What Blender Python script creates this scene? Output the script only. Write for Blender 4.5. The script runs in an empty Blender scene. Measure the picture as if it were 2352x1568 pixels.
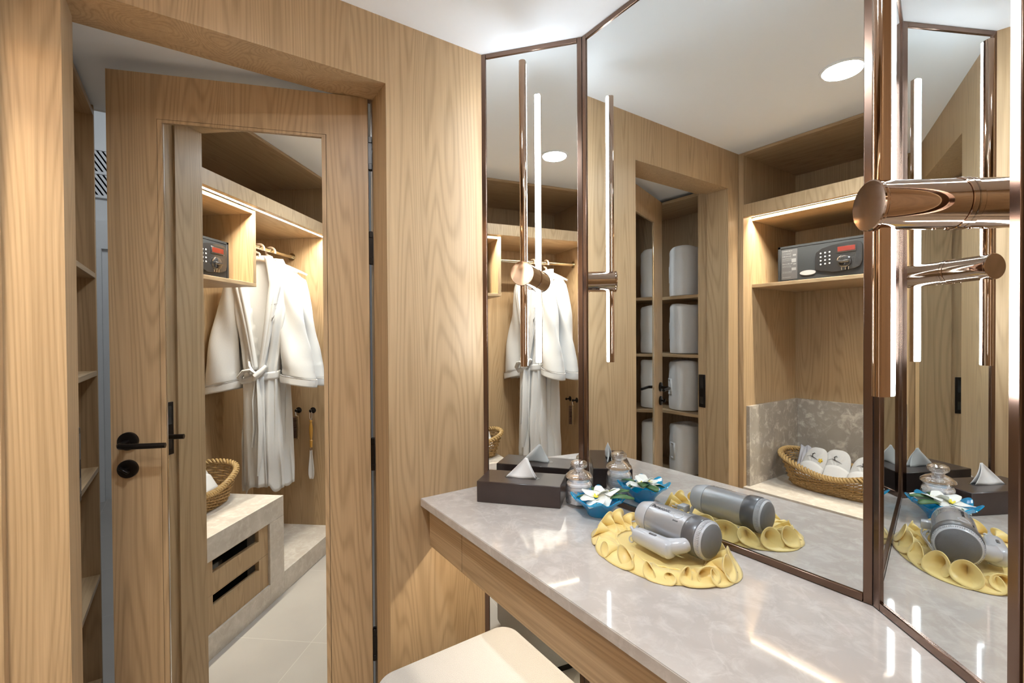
import bpy, bmesh, math, random
from mathutils import Vector, Matrix, noise
from math import sin, cos, pi, radians

random.seed(7)
S = bpy.context.scene
COL = S.collection

# ------------------------------------------------------------------ camera
CAM = Vector((1.4022, -1.0628, 1.3183))
ya, pi_, ro = radians(55.4622), radians(-0.6363), radians(-0.3664)
fwd = Vector((-sin(ya)*cos(pi_), cos(ya)*cos(pi_), sin(pi_)))
rt = fwd.cross(Vector((0, 0, 1))).normalized()
up = rt.cross(fwd)
r2 = rt*cos(ro) + up*sin(ro)
u2 = -rt*sin(ro) + up*cos(ro)
cd = bpy.data.cameras.new('camera')
cam = bpy.data.objects.new('camera', cd)
COL.objects.link(cam)
cd.sensor_width = 36.0
cd.lens = 1082.05*36.0/2352.0
cd.clip_start = 0.02
M = Matrix((r2, u2, -fwd)).transposed().to_4x4()
M.translation = CAM
cam.matrix_world = M
S.camera = cam

# ------------------------------------------------------------------ world, exposure
w = bpy.data.worlds.new('world')
S.world = w
w.use_nodes = True
w.node_tree.nodes['Background'].inputs[0].default_value = (0.9, 0.93, 1.0, 1)
w.node_tree.nodes['Background'].inputs[1].default_value = 0.05
S.view_settings.view_transform = 'Standard'
S.view_settings.look = 'None'
S.view_settings.gamma = 1.0
S.view_settings.use_curve_mapping = False
S.view_settings.exposure = 1.15
S.cycles.max_bounces = 16
S.cycles.diffuse_bounces = 6
S.cycles.glossy_bounces = 10
S.cycles.transmission_bounces = 10
S.cycles.transparent_max_bounces = 10
S.cycles.sample_clamp_indirect = 6.0
S.cycles.use_denoising = True
S.cycles.caustics_reflective = True

# light levels of the fitted lamps and of the added ones
K_TUBE = 29.0        # sconce tubes (emission)
K_DOWN = 4.2        # ceiling downlight (W)
K_STRIP = 9.5       # closet LED strip (W)
K_UNDER = 27.0       # LED strip under the counter (emission)
K_HALL = 9.0         # added unseen lamp in the far room (W)

# ------------------------------------------------------------------ dimensions
H = 2.288            # ceiling
ZC = 0.803           # counter top
C1, C2 = 0.2202, 0.2678
D1, D2, D3 = 1.0577, 0.2147, 0.1700
PA, PB_, PC_, PD_ = Vector((0, -C1)), Vector((C2, 0)), Vector((D1, 0)), Vector((D1+D2, -D3))
DO1, DO2, DL, DT = -0.5583, -1.2819, 2.0895, 0.1249     # door opening
CE = -1.378          # closet front
CX = 1.23            # closet right inside face
CB = -1.955          # closet back

# ------------------------------------------------------------------ materials
MATS = {}
def newmat(name):
    m = bpy.data.materials.new(name)
    m.use_nodes = True
    MATS[name] = m
    return m, m.node_tree, m.node_tree.nodes, m.node_tree.links, m.node_tree.nodes['Principled BSDF']

def setin(b, k, v):
    if k in b.inputs:
        b.inputs[k].default_value = v

def plain(name, col, rough=0.5, metal=0.0, spec=0.5, bump=0.0, bscale=200.0, trans=0.0, ior=1.45, emis=None, estr=0.0, sheen=0.0, var=0.0, vscale=8.0, coat=0.0):
    m, nt, N, L, b = newmat(name)
    setin(b, 'Base Color', (*col, 1)); setin(b, 'Roughness', rough); setin(b, 'Metallic', metal)
    setin(b, 'Specular IOR Level', spec); setin(b, 'Transmission Weight', trans); setin(b, 'IOR', ior)
    setin(b, 'Sheen Weight', sheen); setin(b, 'Coat Weight', coat)
    if emis:
        setin(b, 'Emission Color', (*emis, 1)); setin(b, 'Emission Strength', estr)
    tc = N.new('ShaderNodeTexCoord')
    if bump > 0:
        nz = N.new('ShaderNodeTexNoise'); nz.inputs['Scale'].default_value = bscale; nz.inputs['Detail'].default_value = 3
        bp = N.new('ShaderNodeBump'); bp.inputs['Strength'].default_value = bump; bp.inputs['Distance'].default_value = 0.002
        L.new(tc.outputs['Object'], nz.inputs['Vector']); L.new(nz.outputs['Fac'], bp.inputs['Height']); L.new(bp.outputs['Normal'], b.inputs['Normal'])
    if var > 0:
        nz = N.new('ShaderNodeTexNoise'); nz.inputs['Scale'].default_value = vscale; nz.inputs['Detail'].default_value = 4
        mx = N.new('ShaderNodeMixRGB')
        mx.inputs[1].default_value = (*[c*(1-var) for c in col], 1); mx.inputs[2].default_value = (*[min(1, c*(1+var)) for c in col], 1)
        L.new(tc.outputs['Object'], nz.inputs['Vector']); L.new(nz.outputs['Fac'], mx.inputs[0]); L.new(mx.outputs[0], b.inputs['Base Color'])
    return m

def wood(name, axis='Z', light=(0.50, 0.345, 0.197), dark=(0.31, 0.203, 0.106), seed=0.0, rough=0.42):
    m, nt, N, L, b = newmat(name)
    tc = N.new('ShaderNodeTexCoord')
    def mapped(a, s):
        mp = N.new('ShaderNodeMapping')
        sc = {'X': (s, a, a), 'Y': (a, s, a), 'Z': (a, a, s)}[axis]
        mp.inputs['Scale'].default_value = sc
        mp.inputs['Location'].default_value = (seed, seed*1.7, seed*0.6)
        L.new(tc.outputs['Object'], mp.inputs['Vector'])
        return mp.outputs['Vector']
    def nz(vec, detail, dist, rgh=0.5):
        n = N.new('ShaderNodeTexNoise'); n.inputs['Scale'].default_value = 1.0
        n.inputs['Detail'].default_value = detail; n.inputs['Distortion'].default_value = dist; n.inputs['Roughness'].default_value = rgh
        L.new(vec, n.inputs['Vector']); return n.outputs['Fac']
    def math_(op, a, bb):
        n = N.new('ShaderNodeMath'); n.operation = op
        for i, v in enumerate((a, bb)):
            if v is None: continue
            if isinstance(v, (int, float)): n.inputs[i].default_value = v
            else: L.new(v, n.inputs[i])
        return n.outputs[0]
    n1 = nz(mapped(5.0, 0.36), 1.5, 0.12)
    rings = math_('SINE', math_('MULTIPLY', n1, 270.0), None)
    rings = math_('MULTIPLY_ADD', rings, 0.5)
    rings.node.inputs[2].default_value = 0.5
    rings = math_('POWER', rings, 2.6)
    fine = nz(mapped(300.0, 4.5), 3, 0.0, 0.65)
    mid = nz(mapped(60.0, 1.1), 3, 0.15, 0.6)
    broad = nz(mapped(2.6, 0.25), 1, 0.0)
    a = math_('MULTIPLY', rings, 0.40)
    c = math_('MULTIPLY', math_('SUBTRACT', mid, 0.30), 0.85)
    d = math_('MULTIPLY', math_('SUBTRACT', fine, 0.38), 1.0)
    e = math_('MULTIPLY', math_('SUBTRACT', broad, 0.5), 0.35)
    t = math_('ADD', math_('ADD', a, c), math_('ADD', d, e))
    cr = N.new('ShaderNodeValToRGB')
    cr.color_ramp.elements[0].position = 0.0; cr.color_ramp.elements[0].color = (*light, 1)
    cr.color_ramp.elements[1].position = 1.0; cr.color_ramp.elements[1].color = (*dark, 1)
    L.new(t, cr.inputs[0]); L.new(cr.outputs[0], b.inputs['Base Color'])
    bp = N.new('ShaderNodeBump'); bp.inputs['Strength'].default_value = 0.12; bp.inputs['Distance'].default_value = 0.001
    L.new(t, bp.inputs['Height']); L.new(bp.outputs['Normal'], b.inputs['Normal'])
    setin(b, 'Roughness', rough); setin(b, 'Specular IOR Level', 0.35)
    return m

def marble(name, base=(0.55, 0.50, 0.465), light=(0.68, 0.64, 0.605), dark=(0.47, 0.42, 0.385), rough=0.05, scale=1.0, seed=0.0, chips=(0.46, 0.82), bs=24.0):
    m, nt, N, L, b = newmat(name)
    tc = N.new('ShaderNodeTexCoord'); mp = N.new('ShaderNodeMapping')
    mp.inputs['Location'].default_value = (seed, seed*2, seed*3); mp.inputs['Scale'].default_value = (scale, scale, scale)
    L.new(tc.outputs['Object'], mp.inputs['Vector'])
    big = N.new('ShaderNodeTexNoise'); big.inputs['Scale'].default_value = 5.0; big.inputs['Detail'].default_value = 6; big.inputs['Distortion'].default_value = 0.3
    blot = N.new('ShaderNodeTexNoise'); blot.inputs['Scale'].default_value = bs; blot.inputs['Detail'].default_value = 8; blot.inputs['Distortion'].default_value = 0.5; blot.inputs['Roughness'].default_value = 0.66
    vein = N.new('ShaderNodeTexNoise'); vein.inputs['Scale'].default_value = 4.2; vein.inputs['Detail'].default_value = 7; vein.inputs['Distortion'].default_value = 1.2
    for n in (big, blot, vein): L.new(mp.outputs[0], n.inputs['Vector'])
    r1 = N.new('ShaderNodeValToRGB'); r1.color_ramp.elements[0].position = 0.3; r1.color_ramp.elements[0].color = (*dark, 1)
    r1.color_ramp.elements[1].position = 0.68; r1.color_ramp.elements[1].color = (*base, 1)
    L.new(big.outputs['Fac'], r1.inputs[0])
    r2_ = N.new('ShaderNodeValToRGB'); r2_.color_ramp.elements[0].position = chips[0]; r2_.color_ramp.elements[0].color = (0, 0, 0, 1)
    r2_.color_ramp.elements[1].position = chips[1]; r2_.color_ramp.elements[1].color = (1, 1, 1, 1)
    L.new(blot.outputs['Fac'], r2_.inputs[0])
    mx = N.new('ShaderNodeMixRGB'); L.new(r2_.outputs[0], mx.inputs[0]); L.new(r1.outputs[0], mx.inputs[1]); mx.inputs[2].default_value = (*light, 1)
    # thin pale veins where the noise crosses its middle value
    a = N.new('ShaderNodeMath'); a.operation = 'SUBTRACT'; L.new(vein.outputs['Fac'], a.inputs[0]); a.inputs[1].default_value = 0.5
    ab = N.new('ShaderNodeMath'); ab.operation = 'ABSOLUTE'; L.new(a.outputs[0], ab.inputs[0])
    r3 = N.new('ShaderNodeValToRGB'); r3.color_ramp.elements[0].position = 0.0; r3.color_ramp.elements[0].color = (0.22, 0.22, 0.22, 1)
    r3.color_ramp.elements[1].position = 0.010; r3.color_ramp.elements[1].color = (0, 0, 0, 1)
    L.new(ab.outputs[0], r3.inputs[0])
    mx2 = N.new('ShaderNodeMixRGB'); L.new(r3.outputs[0], mx2.inputs[0]); L.new(mx.outputs[0], mx2.inputs[1]); mx2.inputs[2].default_value = (*[min(1, c*1.12) for c in light], 1)
    L.new(mx2.outputs[0], b.inputs['Base Color'])
    setin(b, 'Roughness', rough); setin(b, 'Specular IOR Level', 0.5)
    return m

def emit(name, col, strength):
    m, nt, N, L, b = newmat(name)
    N.remove(b)
    e = N.new('ShaderNodeEmission'); e.inputs[0].default_value = (*col, 1); e.inputs[1].default_value = strength
    L.new(e.outputs[0], N['Material Output'].inputs[0])
    return m

OAK = wood('oak_vertical', 'Z')
OAKX = wood('oak_along_x', 'X', seed=3.1)
OAKY = wood('oak_along_y', 'Y', seed=5.3)
OAKD = wood('oak_door', 'Z', light=(0.52, 0.36, 0.208), dark=(0.31, 0.203, 0.107), seed=9.4)
MARBLE = marble('marble_counter')
MARBLE2 = marble('marble_bench', base=(0.60, 0.54, 0.47), light=(0.71, 0.66, 0.59), dark=(0.50, 0.44, 0.375), seed=4.0, rough=0.12)
MARBLED = marble('marble_splash', base=(0.40, 0.355, 0.30), light=(0.60, 0.53, 0.45), dark=(0.31, 0.27, 0.235), seed=8.0, rough=0.2, chips=(0.52, 0.66), bs=18.0)
PAINT = plain('ceiling_paint', (0.87, 0.90, 0.94), 0.7)
WHITE = plain('white_wall_paint', (0.72, 0.72, 0.71), 0.6)
GREYP = plain('grey_paint', (0.34, 0.35, 0.37), 0.6)
MIRROR = plain('mirror_silver', (0.83, 0.86, 0.86), 0.0, 1.0)
BRONZE = plain('bronze_frame', (0.19, 0.125, 0.095), 0.22, 1.0)
COPPER = plain('polished_copper', (0.46, 0.33, 0.25), 0.05, 1.0)
BLACK = plain('black_bronze_metal', (0.018, 0.014, 0.012), 0.3, 0.6)
BRASS = plain('closet_rod_metal', (0.62, 0.55, 0.42), 0.2, 1.0)
DARKW = plain('dark_lacquer', (0.045, 0.030, 0.027), 0.28, var=0.15, vscale=30, coat=0.2)
TISSUE = plain('tissue_paper', (0.86, 0.86, 0.87), 0.9)
COTTON = plain('white_terry', (0.78, 0.77, 0.76), 0.95, bump=0.5, bscale=700, sheen=0.3)
COTTON2 = plain('white_cotton', (0.60, 0.59, 0.58), 0.9, bump=0.25, bscale=260, sheen=0.2)
STITCH = plain('grey_stitching', (0.30, 0.28, 0.27), 0.9)
INK = plain('black_embroidery', (0.03, 0.03, 0.035), 0.8)
YEL = plain('yellow_embroidery', (0.80, 0.55, 0.05), 0.8)
WICK = plain('wicker', (0.37, 0.225, 0.085), 0.55, var=0.45, vscale=60, bump=0.3, bscale=300)
WICK2 = plain('wicker_rim', (0.46, 0.30, 0.12), 0.5, var=0.4, vscale=70)
YELLOW = plain('yellow_satin', (0.84, 0.65, 0.25), 0.36, sheen=0.4, bump=0.08, bscale=500)
PLASTIC = plain('silver_plastic', (0.44, 0.45, 0.48), 0.27, 0.45, coat=0.3)
PLASTICW = plain('pale_grey_plastic', (0.50, 0.51, 0.545), 0.26, 0.05, coat=0.3)
PLASTICD = plain('dark_grey_plastic', (0.13, 0.13, 0.14), 0.3, 0.3, coat=0.2)
GRILL = plain('intake_mesh', (0.20, 0.20, 0.21), 0.35, 0.6, bump=0.9, bscale=1400)
SAFE = plain('safe_black', (0.011, 0.0125, 0.0145), 0.5, 0.0, spec=0.3, bump=0.2, bscale=900)
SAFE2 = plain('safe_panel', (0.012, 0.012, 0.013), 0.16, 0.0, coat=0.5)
SAFE3 = plain('safe_label', (0.035, 0.035, 0.038), 0.5)
CHROME = plain('chrome', (0.75, 0.75, 0.76), 0.12, 1.0)
MARKS = plain('pale_print', (0.10, 0.10, 0.104), 0.5)
BADGE = plain('silver_badge', (0.26, 0.26, 0.27), 0.35, 0.4)
KEYM = plain('pale_keys', (0.30, 0.30, 0.30), 0.4)
DISPLAY = plain('red_display', (0.075, 0.008, 0.004), 0.3)
def thinglass(name, tint, refl=1.0, body=None, bfac=0.0, blend=0.32):
    m, nt, N, L, b = newmat(name); N.remove(b)
    tr = N.new('ShaderNodeBsdfTransparent'); tr.inputs[0].default_value = (*tint, 1)
    gl = N.new('ShaderNodeBsdfGlossy'); gl.inputs['Color'].default_value = (refl, refl, refl, 1); gl.inputs['Roughness'].default_value = 0.03
    fr = N.new('ShaderNodeLayerWeight'); fr.inputs['Blend'].default_value = blend
    mx = N.new('ShaderNodeMixShader'); L.new(fr.outputs['Facing'], mx.inputs[0])
    a = tr.outputs[0]
    if body:
        tl = N.new('ShaderNodeBsdfTranslucent'); tl.inputs[0].default_value = (*body, 1)
        df = N.new('ShaderNodeBsdfDiffuse'); df.inputs[0].default_value = (*body, 1)
        m1 = N.new('ShaderNodeMixShader'); L.new(tl.outputs[0], m1.inputs[1]); L.new(df.outputs[0], m1.inputs[2])
        m2 = N.new('ShaderNodeMixShader'); m2.inputs[0].default_value = bfac; L.new(tr.outputs[0], m2.inputs[1]); L.new(m1.outputs[0], m2.inputs[2]); a = m2.outputs[0]
    L.new(a, mx.inputs[1]); L.new(gl.outputs[0], mx.inputs[2]); L.new(mx.outputs[0], N['Material Output'].inputs[0])
    return m
GLASS = thinglass('clear_glass', (0.98, 0.98, 0.99), 1.0, blend=0.5)
BLUEG = thinglass('blue_glass', (0.08, 0.76, 0.98), 0.9, (0.0, 0.60, 0.97), 0.42, blend=0.14)
PETAL = plain('white_petal', (0.88, 0.88, 0.84), 0.5, sheen=0.2)
PETALY = plain('yellow_petal_base', (0.90, 0.78, 0.08), 0.5)
LEAF = plain('green_leaf', (0.06, 0.14, 0.05), 0.35, var=0.3, vscale=60)
BOUCLE = plain('cream_boucle', (0.47, 0.45, 0.43), 0.95, bump=1.0, bscale=520, sheen=0.3, var=0.16, vscale=480)
TILE = None
HORN = plain('white_horn', (0.72, 0.70, 0.68), 0.3)
HWOOD = plain('golden_varnish', (0.62, 0.33, 0.06), 0.25, coat=0.4)
BRISTLE = plain('brown_bristle', (0.10, 0.05, 0.03), 0.9, bump=0.8, bscale=1200)
BRUSHW = plain('brush_wood', (0.35, 0.24, 0.13), 0.5, var=0.2, vscale=40)
HANGER = plain('blond_hanger_wood', (0.66, 0.53, 0.42), 0.35)
FILM = plain('clear_film', (0.9, 0.9, 0.95), 0.1, trans=0.9, ior=1.05)
TUBE_L = emit('sconce_light', (0.84, 0.925, 1.0), K_TUBE)
STRIP_L = emit('closet_strip_light', (1.0, 0.88, 0.70), 14.0)
UNDER_L = emit('counter_strip_light', (1.0, 0.90, 0.72), K_UNDER)
DOWN_L = emit('downlight_lens', (0.93, 0.97, 1.0), 30.0)

# floor tiles
def tilemat():
    m, nt, N, L, b = newmat('beige_floor_tile')
    tc = N.new('ShaderNodeTexCoord'); mp = N.new('ShaderNodeMapping'); L.new(tc.outputs['Object'], mp.inputs[0])
    mp.inputs['Location'].default_value = (0.33, 0.42, 0)
    br = N.new('ShaderNodeTexBrick'); br.offset = 0.0; br.inputs['Scale'].default_value = 1.0
    br.inputs['Brick Width'].default_value = 0.6; br.inputs['Row Height'].default_value = 0.6; br.inputs['Mortar Size'].default_value = 0.0015
    br.inputs['Color1'].default_value = (0.50, 0.46, 0.41, 1); br.inputs['Color2'].default_value = (0.48, 0.44, 0.395, 1); br.inputs['Mortar'].default_value = (0.62, 0.58, 0.52, 1)
    L.new(mp.outputs[0], br.inputs['Vector'])
    nz = N.new('ShaderNodeTexNoise'); nz.inputs['Scale'].default_value = 3; nz.inputs['Detail'].default_value = 5
    L.new(tc.outputs['Object'], nz.inputs['Vector'])
    mx = N.new('ShaderNodeMixRGB'); mx.blend_type = 'MULTIPLY'; mx.inputs[0].default_value = 0.25
    L.new(br.outputs[0], mx.inputs[1]); L.new(nz.outputs['Fac'], mx.inputs[2]); L.new(mx.outputs[0], b.inputs['Base Color'])
    setin(b, 'Roughness', 0.3)
    return m
TILE = tilemat()

# ------------------------------------------------------------------ mesh helpers
class MB:
    """collects shapes into one mesh"""
    def __init__(self): self.bm = bmesh.new()
    def add(self, verts, faces, M=None, smooth=False):
        vs = [self.bm.verts.new(M @ Vector(v) if M else Vector(v)) for v in verts]
        for f in faces:
            try:
                fc = self.bm.faces.new([vs[i] for i in f]); fc.smooth = smooth
            except ValueError: pass
        return vs
    def box(self, x0, x1, y0, y1, z0, z1, bev=0.0, M=None, seg=1):
        t = bmesh.new()
        v = [t.verts.new(p) for p in ((x0,y0,z0),(x1,y0,z0),(x1,y1,z0),(x0,y1,z0),(x0,y0,z1),(x1,y0,z1),(x1,y1,z1),(x0,y1,z1))]
        for f in ((0,3,2,1),(4,5,6,7),(0,1,5,4),(1,2,6,5),(2,3,7,6),(3,0,4,7)): t.faces.new([v[i] for i in f])
        if bev > 0:
            bmesh.ops.bevel(t, geom=t.edges[:], offset=bev, segments=seg, affect='EDGES', profile=0.5)
        self.merge(t, M, seg > 1); return self
    def merge(self, t, M=None, smooth=False):
        t.verts.index_update()
        vs = [self.bm.verts.new(M @ v.co if M else v.co) for v in t.verts]
        for f in t.faces:
            try:
                nf = self.bm.faces.new([vs[v.index] for v in f.verts]); nf.smooth = smooth or f.smooth
            except ValueError: pass
        t.free()
    def prism(self, pts, z0, z1, M=None):
        n = len(pts)
        self.add([(p[0], p[1], z0) for p in pts] + [(p[0], p[1], z1) for p in pts],
                 [list(range(n))[::-1], list(range(n, 2*n))] + [[i, (i+1) % n, n+(i+1) % n, n+i] for i in range(n)], M)
        return self
    def grid(self, fn, nu, nv, M=None, closeu=False, closev=False, smooth=True):
        """fn(i,j)-> point"""
        vs = [[self.bm.verts.new((M @ Vector(fn(i, j))) if M else Vector(fn(i, j))) for j in range(nv)] for i in range(nu)]
        for i in range(nu if closeu else nu-1):
            for j in range(nv if closev else nv-1):
                a, b2 = vs[i], vs[(i+1) % nu]
                f = self.bm.faces.new([a[j], b2[j], b2[(j+1) % nv], a[(j+1) % nv]]); f.smooth = smooth
        return vs
    def cap(self, ring, flip=False):
        try:
            f = self.bm.faces.new(ring[::-1] if flip else ring)
            f.smooth = False
        except ValueError: pass
    def lathe(self, prof, n=48, M=None, closed=False, wob=None):
        def fn(i, j):
            r, z = prof[i]; a = 2*pi*j/n
            k = wob(a, i) if wob else 1.0
            return (r*k*cos(a), r*k*sin(a), z)
        vs = self.grid(fn, len(prof), n, M, closeu=closed, closev=True)
        if not closed:
            if prof[0][0] > 1e-6: self.cap(vs[0], True)
            if prof[-1][0] > 1e-6: self.cap(vs[-1])
        bmesh.ops.remove_doubles(self.bm, verts=self.bm.verts[:], dist=1e-6)
        return self
    def tube(self, pts, rad, n=10, M=None, closed=False, flat=1.0, capends=True):
        pts = [Vector(p) for p in pts]
        N = len(pts)
        rads = rad if isinstance(rad, (list, tuple)) else [rad]*N
        frames = []
        prev = None
        for i in range(N):
            if closed: t = pts[(i+1) % N]-pts[i-1]
            else: t = pts[min(i+1, N-1)]-pts[max(i-1, 0)]
            t.normalize()
            if prev is None:
                a = Vector((0, 0, 1)) if abs(t.z) < 0.9 else Vector((1, 0, 0))
                nrm = (a - t*a.dot(t)).normalized()
            else:
                nrm = (prev - t*prev.dot(t)).normalized()
            prev = nrm
            frames.append((nrm, t.cross(nrm)))
        def fn(i, j):
            a = 2*pi*j/n; nr, bn = frames[i]
            return pts[i] + (nr*cos(a)*flat + bn*sin(a))*rads[i]
        vs = self.grid(fn, N, n, M, closeu=closed, closev=True)
        if not closed and capends:
            self.cap(vs[0], True); self.cap(vs[-1])
        return self
    def build(self, name, mat, parent=None, solid=0.0, subsurf=0, smooth=None, recalc=True):
        if recalc: bmesh.ops.recalc_face_normals(self.bm, faces=self.bm.faces[:])
        me = bpy.data.meshes.new(name)
        self.bm.to_mesh(me); self.bm.free()
        if smooth is not None:
            for p in me.polygons: p.use_smooth = smooth
        me.set_sharp_from_angle(angle=radians(38))
        ms = mat if isinstance(mat, (list, tuple)) else [mat]
        for m in ms: me.materials.append(m)
        o = bpy.data.objects.new(name, me); COL.objects.link(o)
        if parent: o.parent = parent
        if solid: md = o.modifiers.new('s', 'SOLIDIFY'); md.thickness = solid; md.offset = 0
        if subsurf: md = o.modifiers.new('u', 'SUBSURF'); md.levels = subsurf; md.render_levels = subsurf
        return o

def tag(o, label, cat, group=None):
    o['label'] = label; o['category'] = cat
    if group: o['group'] = group
    return o
def thing(name, label, cat, loc=(0, 0, 0), rz=0.0, group=None):
    o = bpy.data.objects.new(name, None); COL.objects.link(o)
    o.location = loc; o.rotation_euler = (0, 0, rz); o.empty_display_size = 0.05
    return tag(o, label, cat, group)
def struct(o, label=None):
    o['kind'] = 'structure'
    if label: o['label'] = label
    return o
def dup(root, loc, rz=None, label=None):
    r = root.copy(); COL.objects.link(r); r.location = loc
    if rz is not None: r.rotation_euler = (0, 0, rz)
    if label: r['label'] = label
    for ch in list(root.children):
        c = ch.copy(); COL.objects.link(c); c.parent = r
        for g in list(ch.children):
            d = g.copy(); COL.objects.link(d); d.parent = c
    return r
def text_mesh(body, size, mat, name, parent, M, extrude=0.0003, align='CENTER'):
    cu = bpy.data.curves.new(name, 'FONT'); cu.body = body; cu.size = size; cu.extrude = extrude; cu.align_x = align; cu.align_y = 'CENTER'
    o = bpy.data.objects.new(name, cu); COL.objects.link(o)
    dg = bpy.context.evaluated_depsgraph_get()
    me = bpy.data.meshes.new_from_object(o.evaluated_get(dg))
    bpy.data.objects.remove(o); bpy.data.curves.remove(cu)
    me.transform(M); me.materials.clear(); me.materials.append(mat)
    t = bpy.data.objects.new(name, me); COL.objects.link(t); t.parent = parent
    return t
def ident(x=0, y=0, z=0): return Matrix.Translation((x, y, z))
def basis(origin, X, Y, Z):
    m = Matrix((X, Y, Z)).transposed().to_4x4(); m.translation = origin; return m

# ================================================================== SETTING
b = MB(); b.box(-4.0, 3.0, -3.2, 1.2, -0.12, 0.0); struct(b.build('floor', TILE), 'pale beige polished floor tiles')
b = MB(); b.box(-0.19, 1.9, -2.05, 0.12, H, H+0.1); struct(b.build('ceiling', PAINT), 'white painted ceiling of the dressing room')
# soffit over the passage and its taller far part
b = MB(); b.box(-0.86, -0.19, -1.75, 1.0, 2.15, 2.25); struct(b.build('ceiling', PAINT), 'low ceiling beyond the open door')
b = MB(); b.box(-4.0, -0.86, -3.2, 1.2, 3.2, 3.3); struct(b.build('ceiling', WHITE), 'higher ceiling of the far room')
# left wall with the door opening, rebated behind
b = MB()
T1, T2 = -DT, -0.185
for x0, x1, o1, o2, zl in ((T1, 0, DO1, DO2, DL), (T2, T1, DO1+0.012, DO2-0.008, DL+0.016)):
    b.box(x0, x1, o1, 0.05, 0, H); b.box(x0, x1, -2.02, o2, 0, H); b.box(x0, x1, o2, o1, zl, H)
struct(b.build('wall_left', OAK), 'light oak panelled wall with the door opening')
# wall behind the three mirrors
b = MB()
def off(p, q, d):
    t = (q-p).normalized(); n = Vector((-t.y, t.x)); return p+n*d, q+n*d
for p, q in ((PA, PB_), (PB_, PC_), (PC_, PD_)):
    a0, a1 = off(p, q, 0.022); b0, b1 = off(p, q, 0.05)
    b.prism([a0, a1, b1, b0], 0, H)
struct(b.build('wall_back', WHITE), 'wall behind the mirrors')
b = MB(); b.box(D1+D2+0.004, 1.86, -D3, -D3+0.06, 0, H); struct(b.build('wall_back', OAK), 'oak wall right of the last mirror')
b = MB(); b.box(1.8, 1.86, -1.42, -D3, 0, H); struct(b.build('wall_right', OAK), 'oak wall on the right')
b = MB(); b.box(CX+0.03, 1.86, CE-0.05, CE, 0, H); struct(b.build('wall_front', OAK), 'oak wall beside the closet')
# passage walls
b = MB(); b.box(-0.86, -0.185, -1.72, -1.67, 0, 2.15); struct(b.build('wall_front', WHITE), 'wall behind the towel shelves')
b = MB(); b.box(-4.0, -3.66, -3.2, 1.2, 0, 3.2); struct(b.build('wall_left', WHITE), 'far white wall of the next room')
b = MB(); b.box(-4.0, -0.185, 1.0, 1.06, 0, 3.2); struct(b.build('wall_back', GREYP), 'grey wall beyond the door')
b = MB(); b.box(-4.0, -0.86, -3.2, -3.14, 0, 3.2); b.box(-0.9, -0.86, -3.2, -1.67, 0, 3.2); b.box(-0.88, -0.86, -1.75, 1.0, 2.15, 3.2)
struct(b.build('wall_front', WHITE), 'white walls of the far room')
# far doorway: white frame, grey door, hinges, louvred grille over it
fx = -3.66
t = thing('door_2', 'white framed grey door far behind the ajar oak door', 'door', (fx, -1.66, 0)); t['kind'] = 'structure'
b = MB(); b.box(0, 0.03, -0.7, -0.02, 0, 2.05); b.build('door_leaf', GREYP, t)
b = MB(); b.box(0, 0.05, -0.02, 0.03, 0, 2.05); b.box(0, 0.03, -0.75, 0.4, 2.05, 2.28); b.build('door_frame', WHITE, t)
for z in (0.29, 1.64):
    b = MB(); b.box(0.03, 0.05, -0.045, -0.018, z-0.06, z+0.06, 0.002); b.build('hinge', BLACK, t)
t = thing('air_grille', 'white louvred air grille high on the far wall', 'vent', (fx, -1.65, 2.66))
b = MB(); b.box(0, 0.03, -0.3, 0.3, -0.20, -0.18); b.box(0, 0.03, -0.3, 0.3, 0.18, 0.2); b.box(0, 0.03, -0.3, -0.28, -.2, .2); b.box(0, 0.03, 0.28, 0.3, -.2, .2); b.box(0, .03, -.3, .3, -.01, .01)
b.build('grille_frame', WHITE, t)
b = MB()
for i in range(-16, 17):
    for s in (-1, 1):
        Mx = ident(0.012, i*0.035, 0.095*s) @ Matrix.Rotation(radians(32), 4, 'X')
        b.box(-0.003, 0.008, -0.009, 0.009, -0.1, 0.1, M=Mx)
b.build('louvres', WHITE, t)
b = MB(); b.box(-0.004, 0.0, -0.28, 0.28, -.18, .18); b.build('backing', GREYP, t)

# ================================================================== DOOR (ajar)
th = radians(20.353)
LD_ = Vector((-sin(th), -cos(th), 0)); LN_ = Vector((-cos(th), sin(th), 0))
door = bpy.data.objects.new('door_1', None); COL.objects.link(door)
# local x runs from the hinges along the leaf, local y goes away from the room
door.matrix_world = basis(Vector((-0.1440, -0.5684, 0)), LD_, LN_, Vector((0, 0, 1)))
struct(door, 'oak door standing ajar with a tall mirror in it')
LW, LH = 0.7286, 2.103
GX0, GX1, GZ0, GZ1 = 0.142, 0.587, 0.12, 1.961
b = MB()
b.box(0, GX0-0.014, 0, 0.042, 0.006, LH); b.box(GX1+0.014, LW, 0, 0.042, 0.006, LH)
b.box(GX0-0.014, GX1+0.014, 0, 0.042, GZ1+0.010, LH); b.box(GX0-0.014, GX1+0.014, 0, 0.042, 0.006, GZ0-0.01)
b.box(GX0-0.014, GX1+0.014, 0.012, 0.042, GZ0-0.01, GZ1+0.01)
b.build('door_leaf', OAKD, door)
b = MB()
b.box(GX0-0.0125, GX0, -0.001, 0.011, GZ0, GZ1+0.0); b.box(GX1, GX1+0.0125, -0.001, 0.011, GZ0, GZ1)
b.box(GX0-0.0125, GX1+0.0125, -0.001, 0.011, GZ1, GZ1+0.0085); b.box(GX0-0.0125, GX1+0.0125, -0.001, 0.011, GZ0-0.0085, GZ0)
b.build('mirror_bead', OAKD, door)
b = MB(); b.box(GX0+0.001, GX1-0.0015, 0.0058, 0.0105, GZ0, GZ1-0.001); g = b.build('door_mirror', MIRROR, door)
g['label'] = 'tall mirror set in the door'
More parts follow.
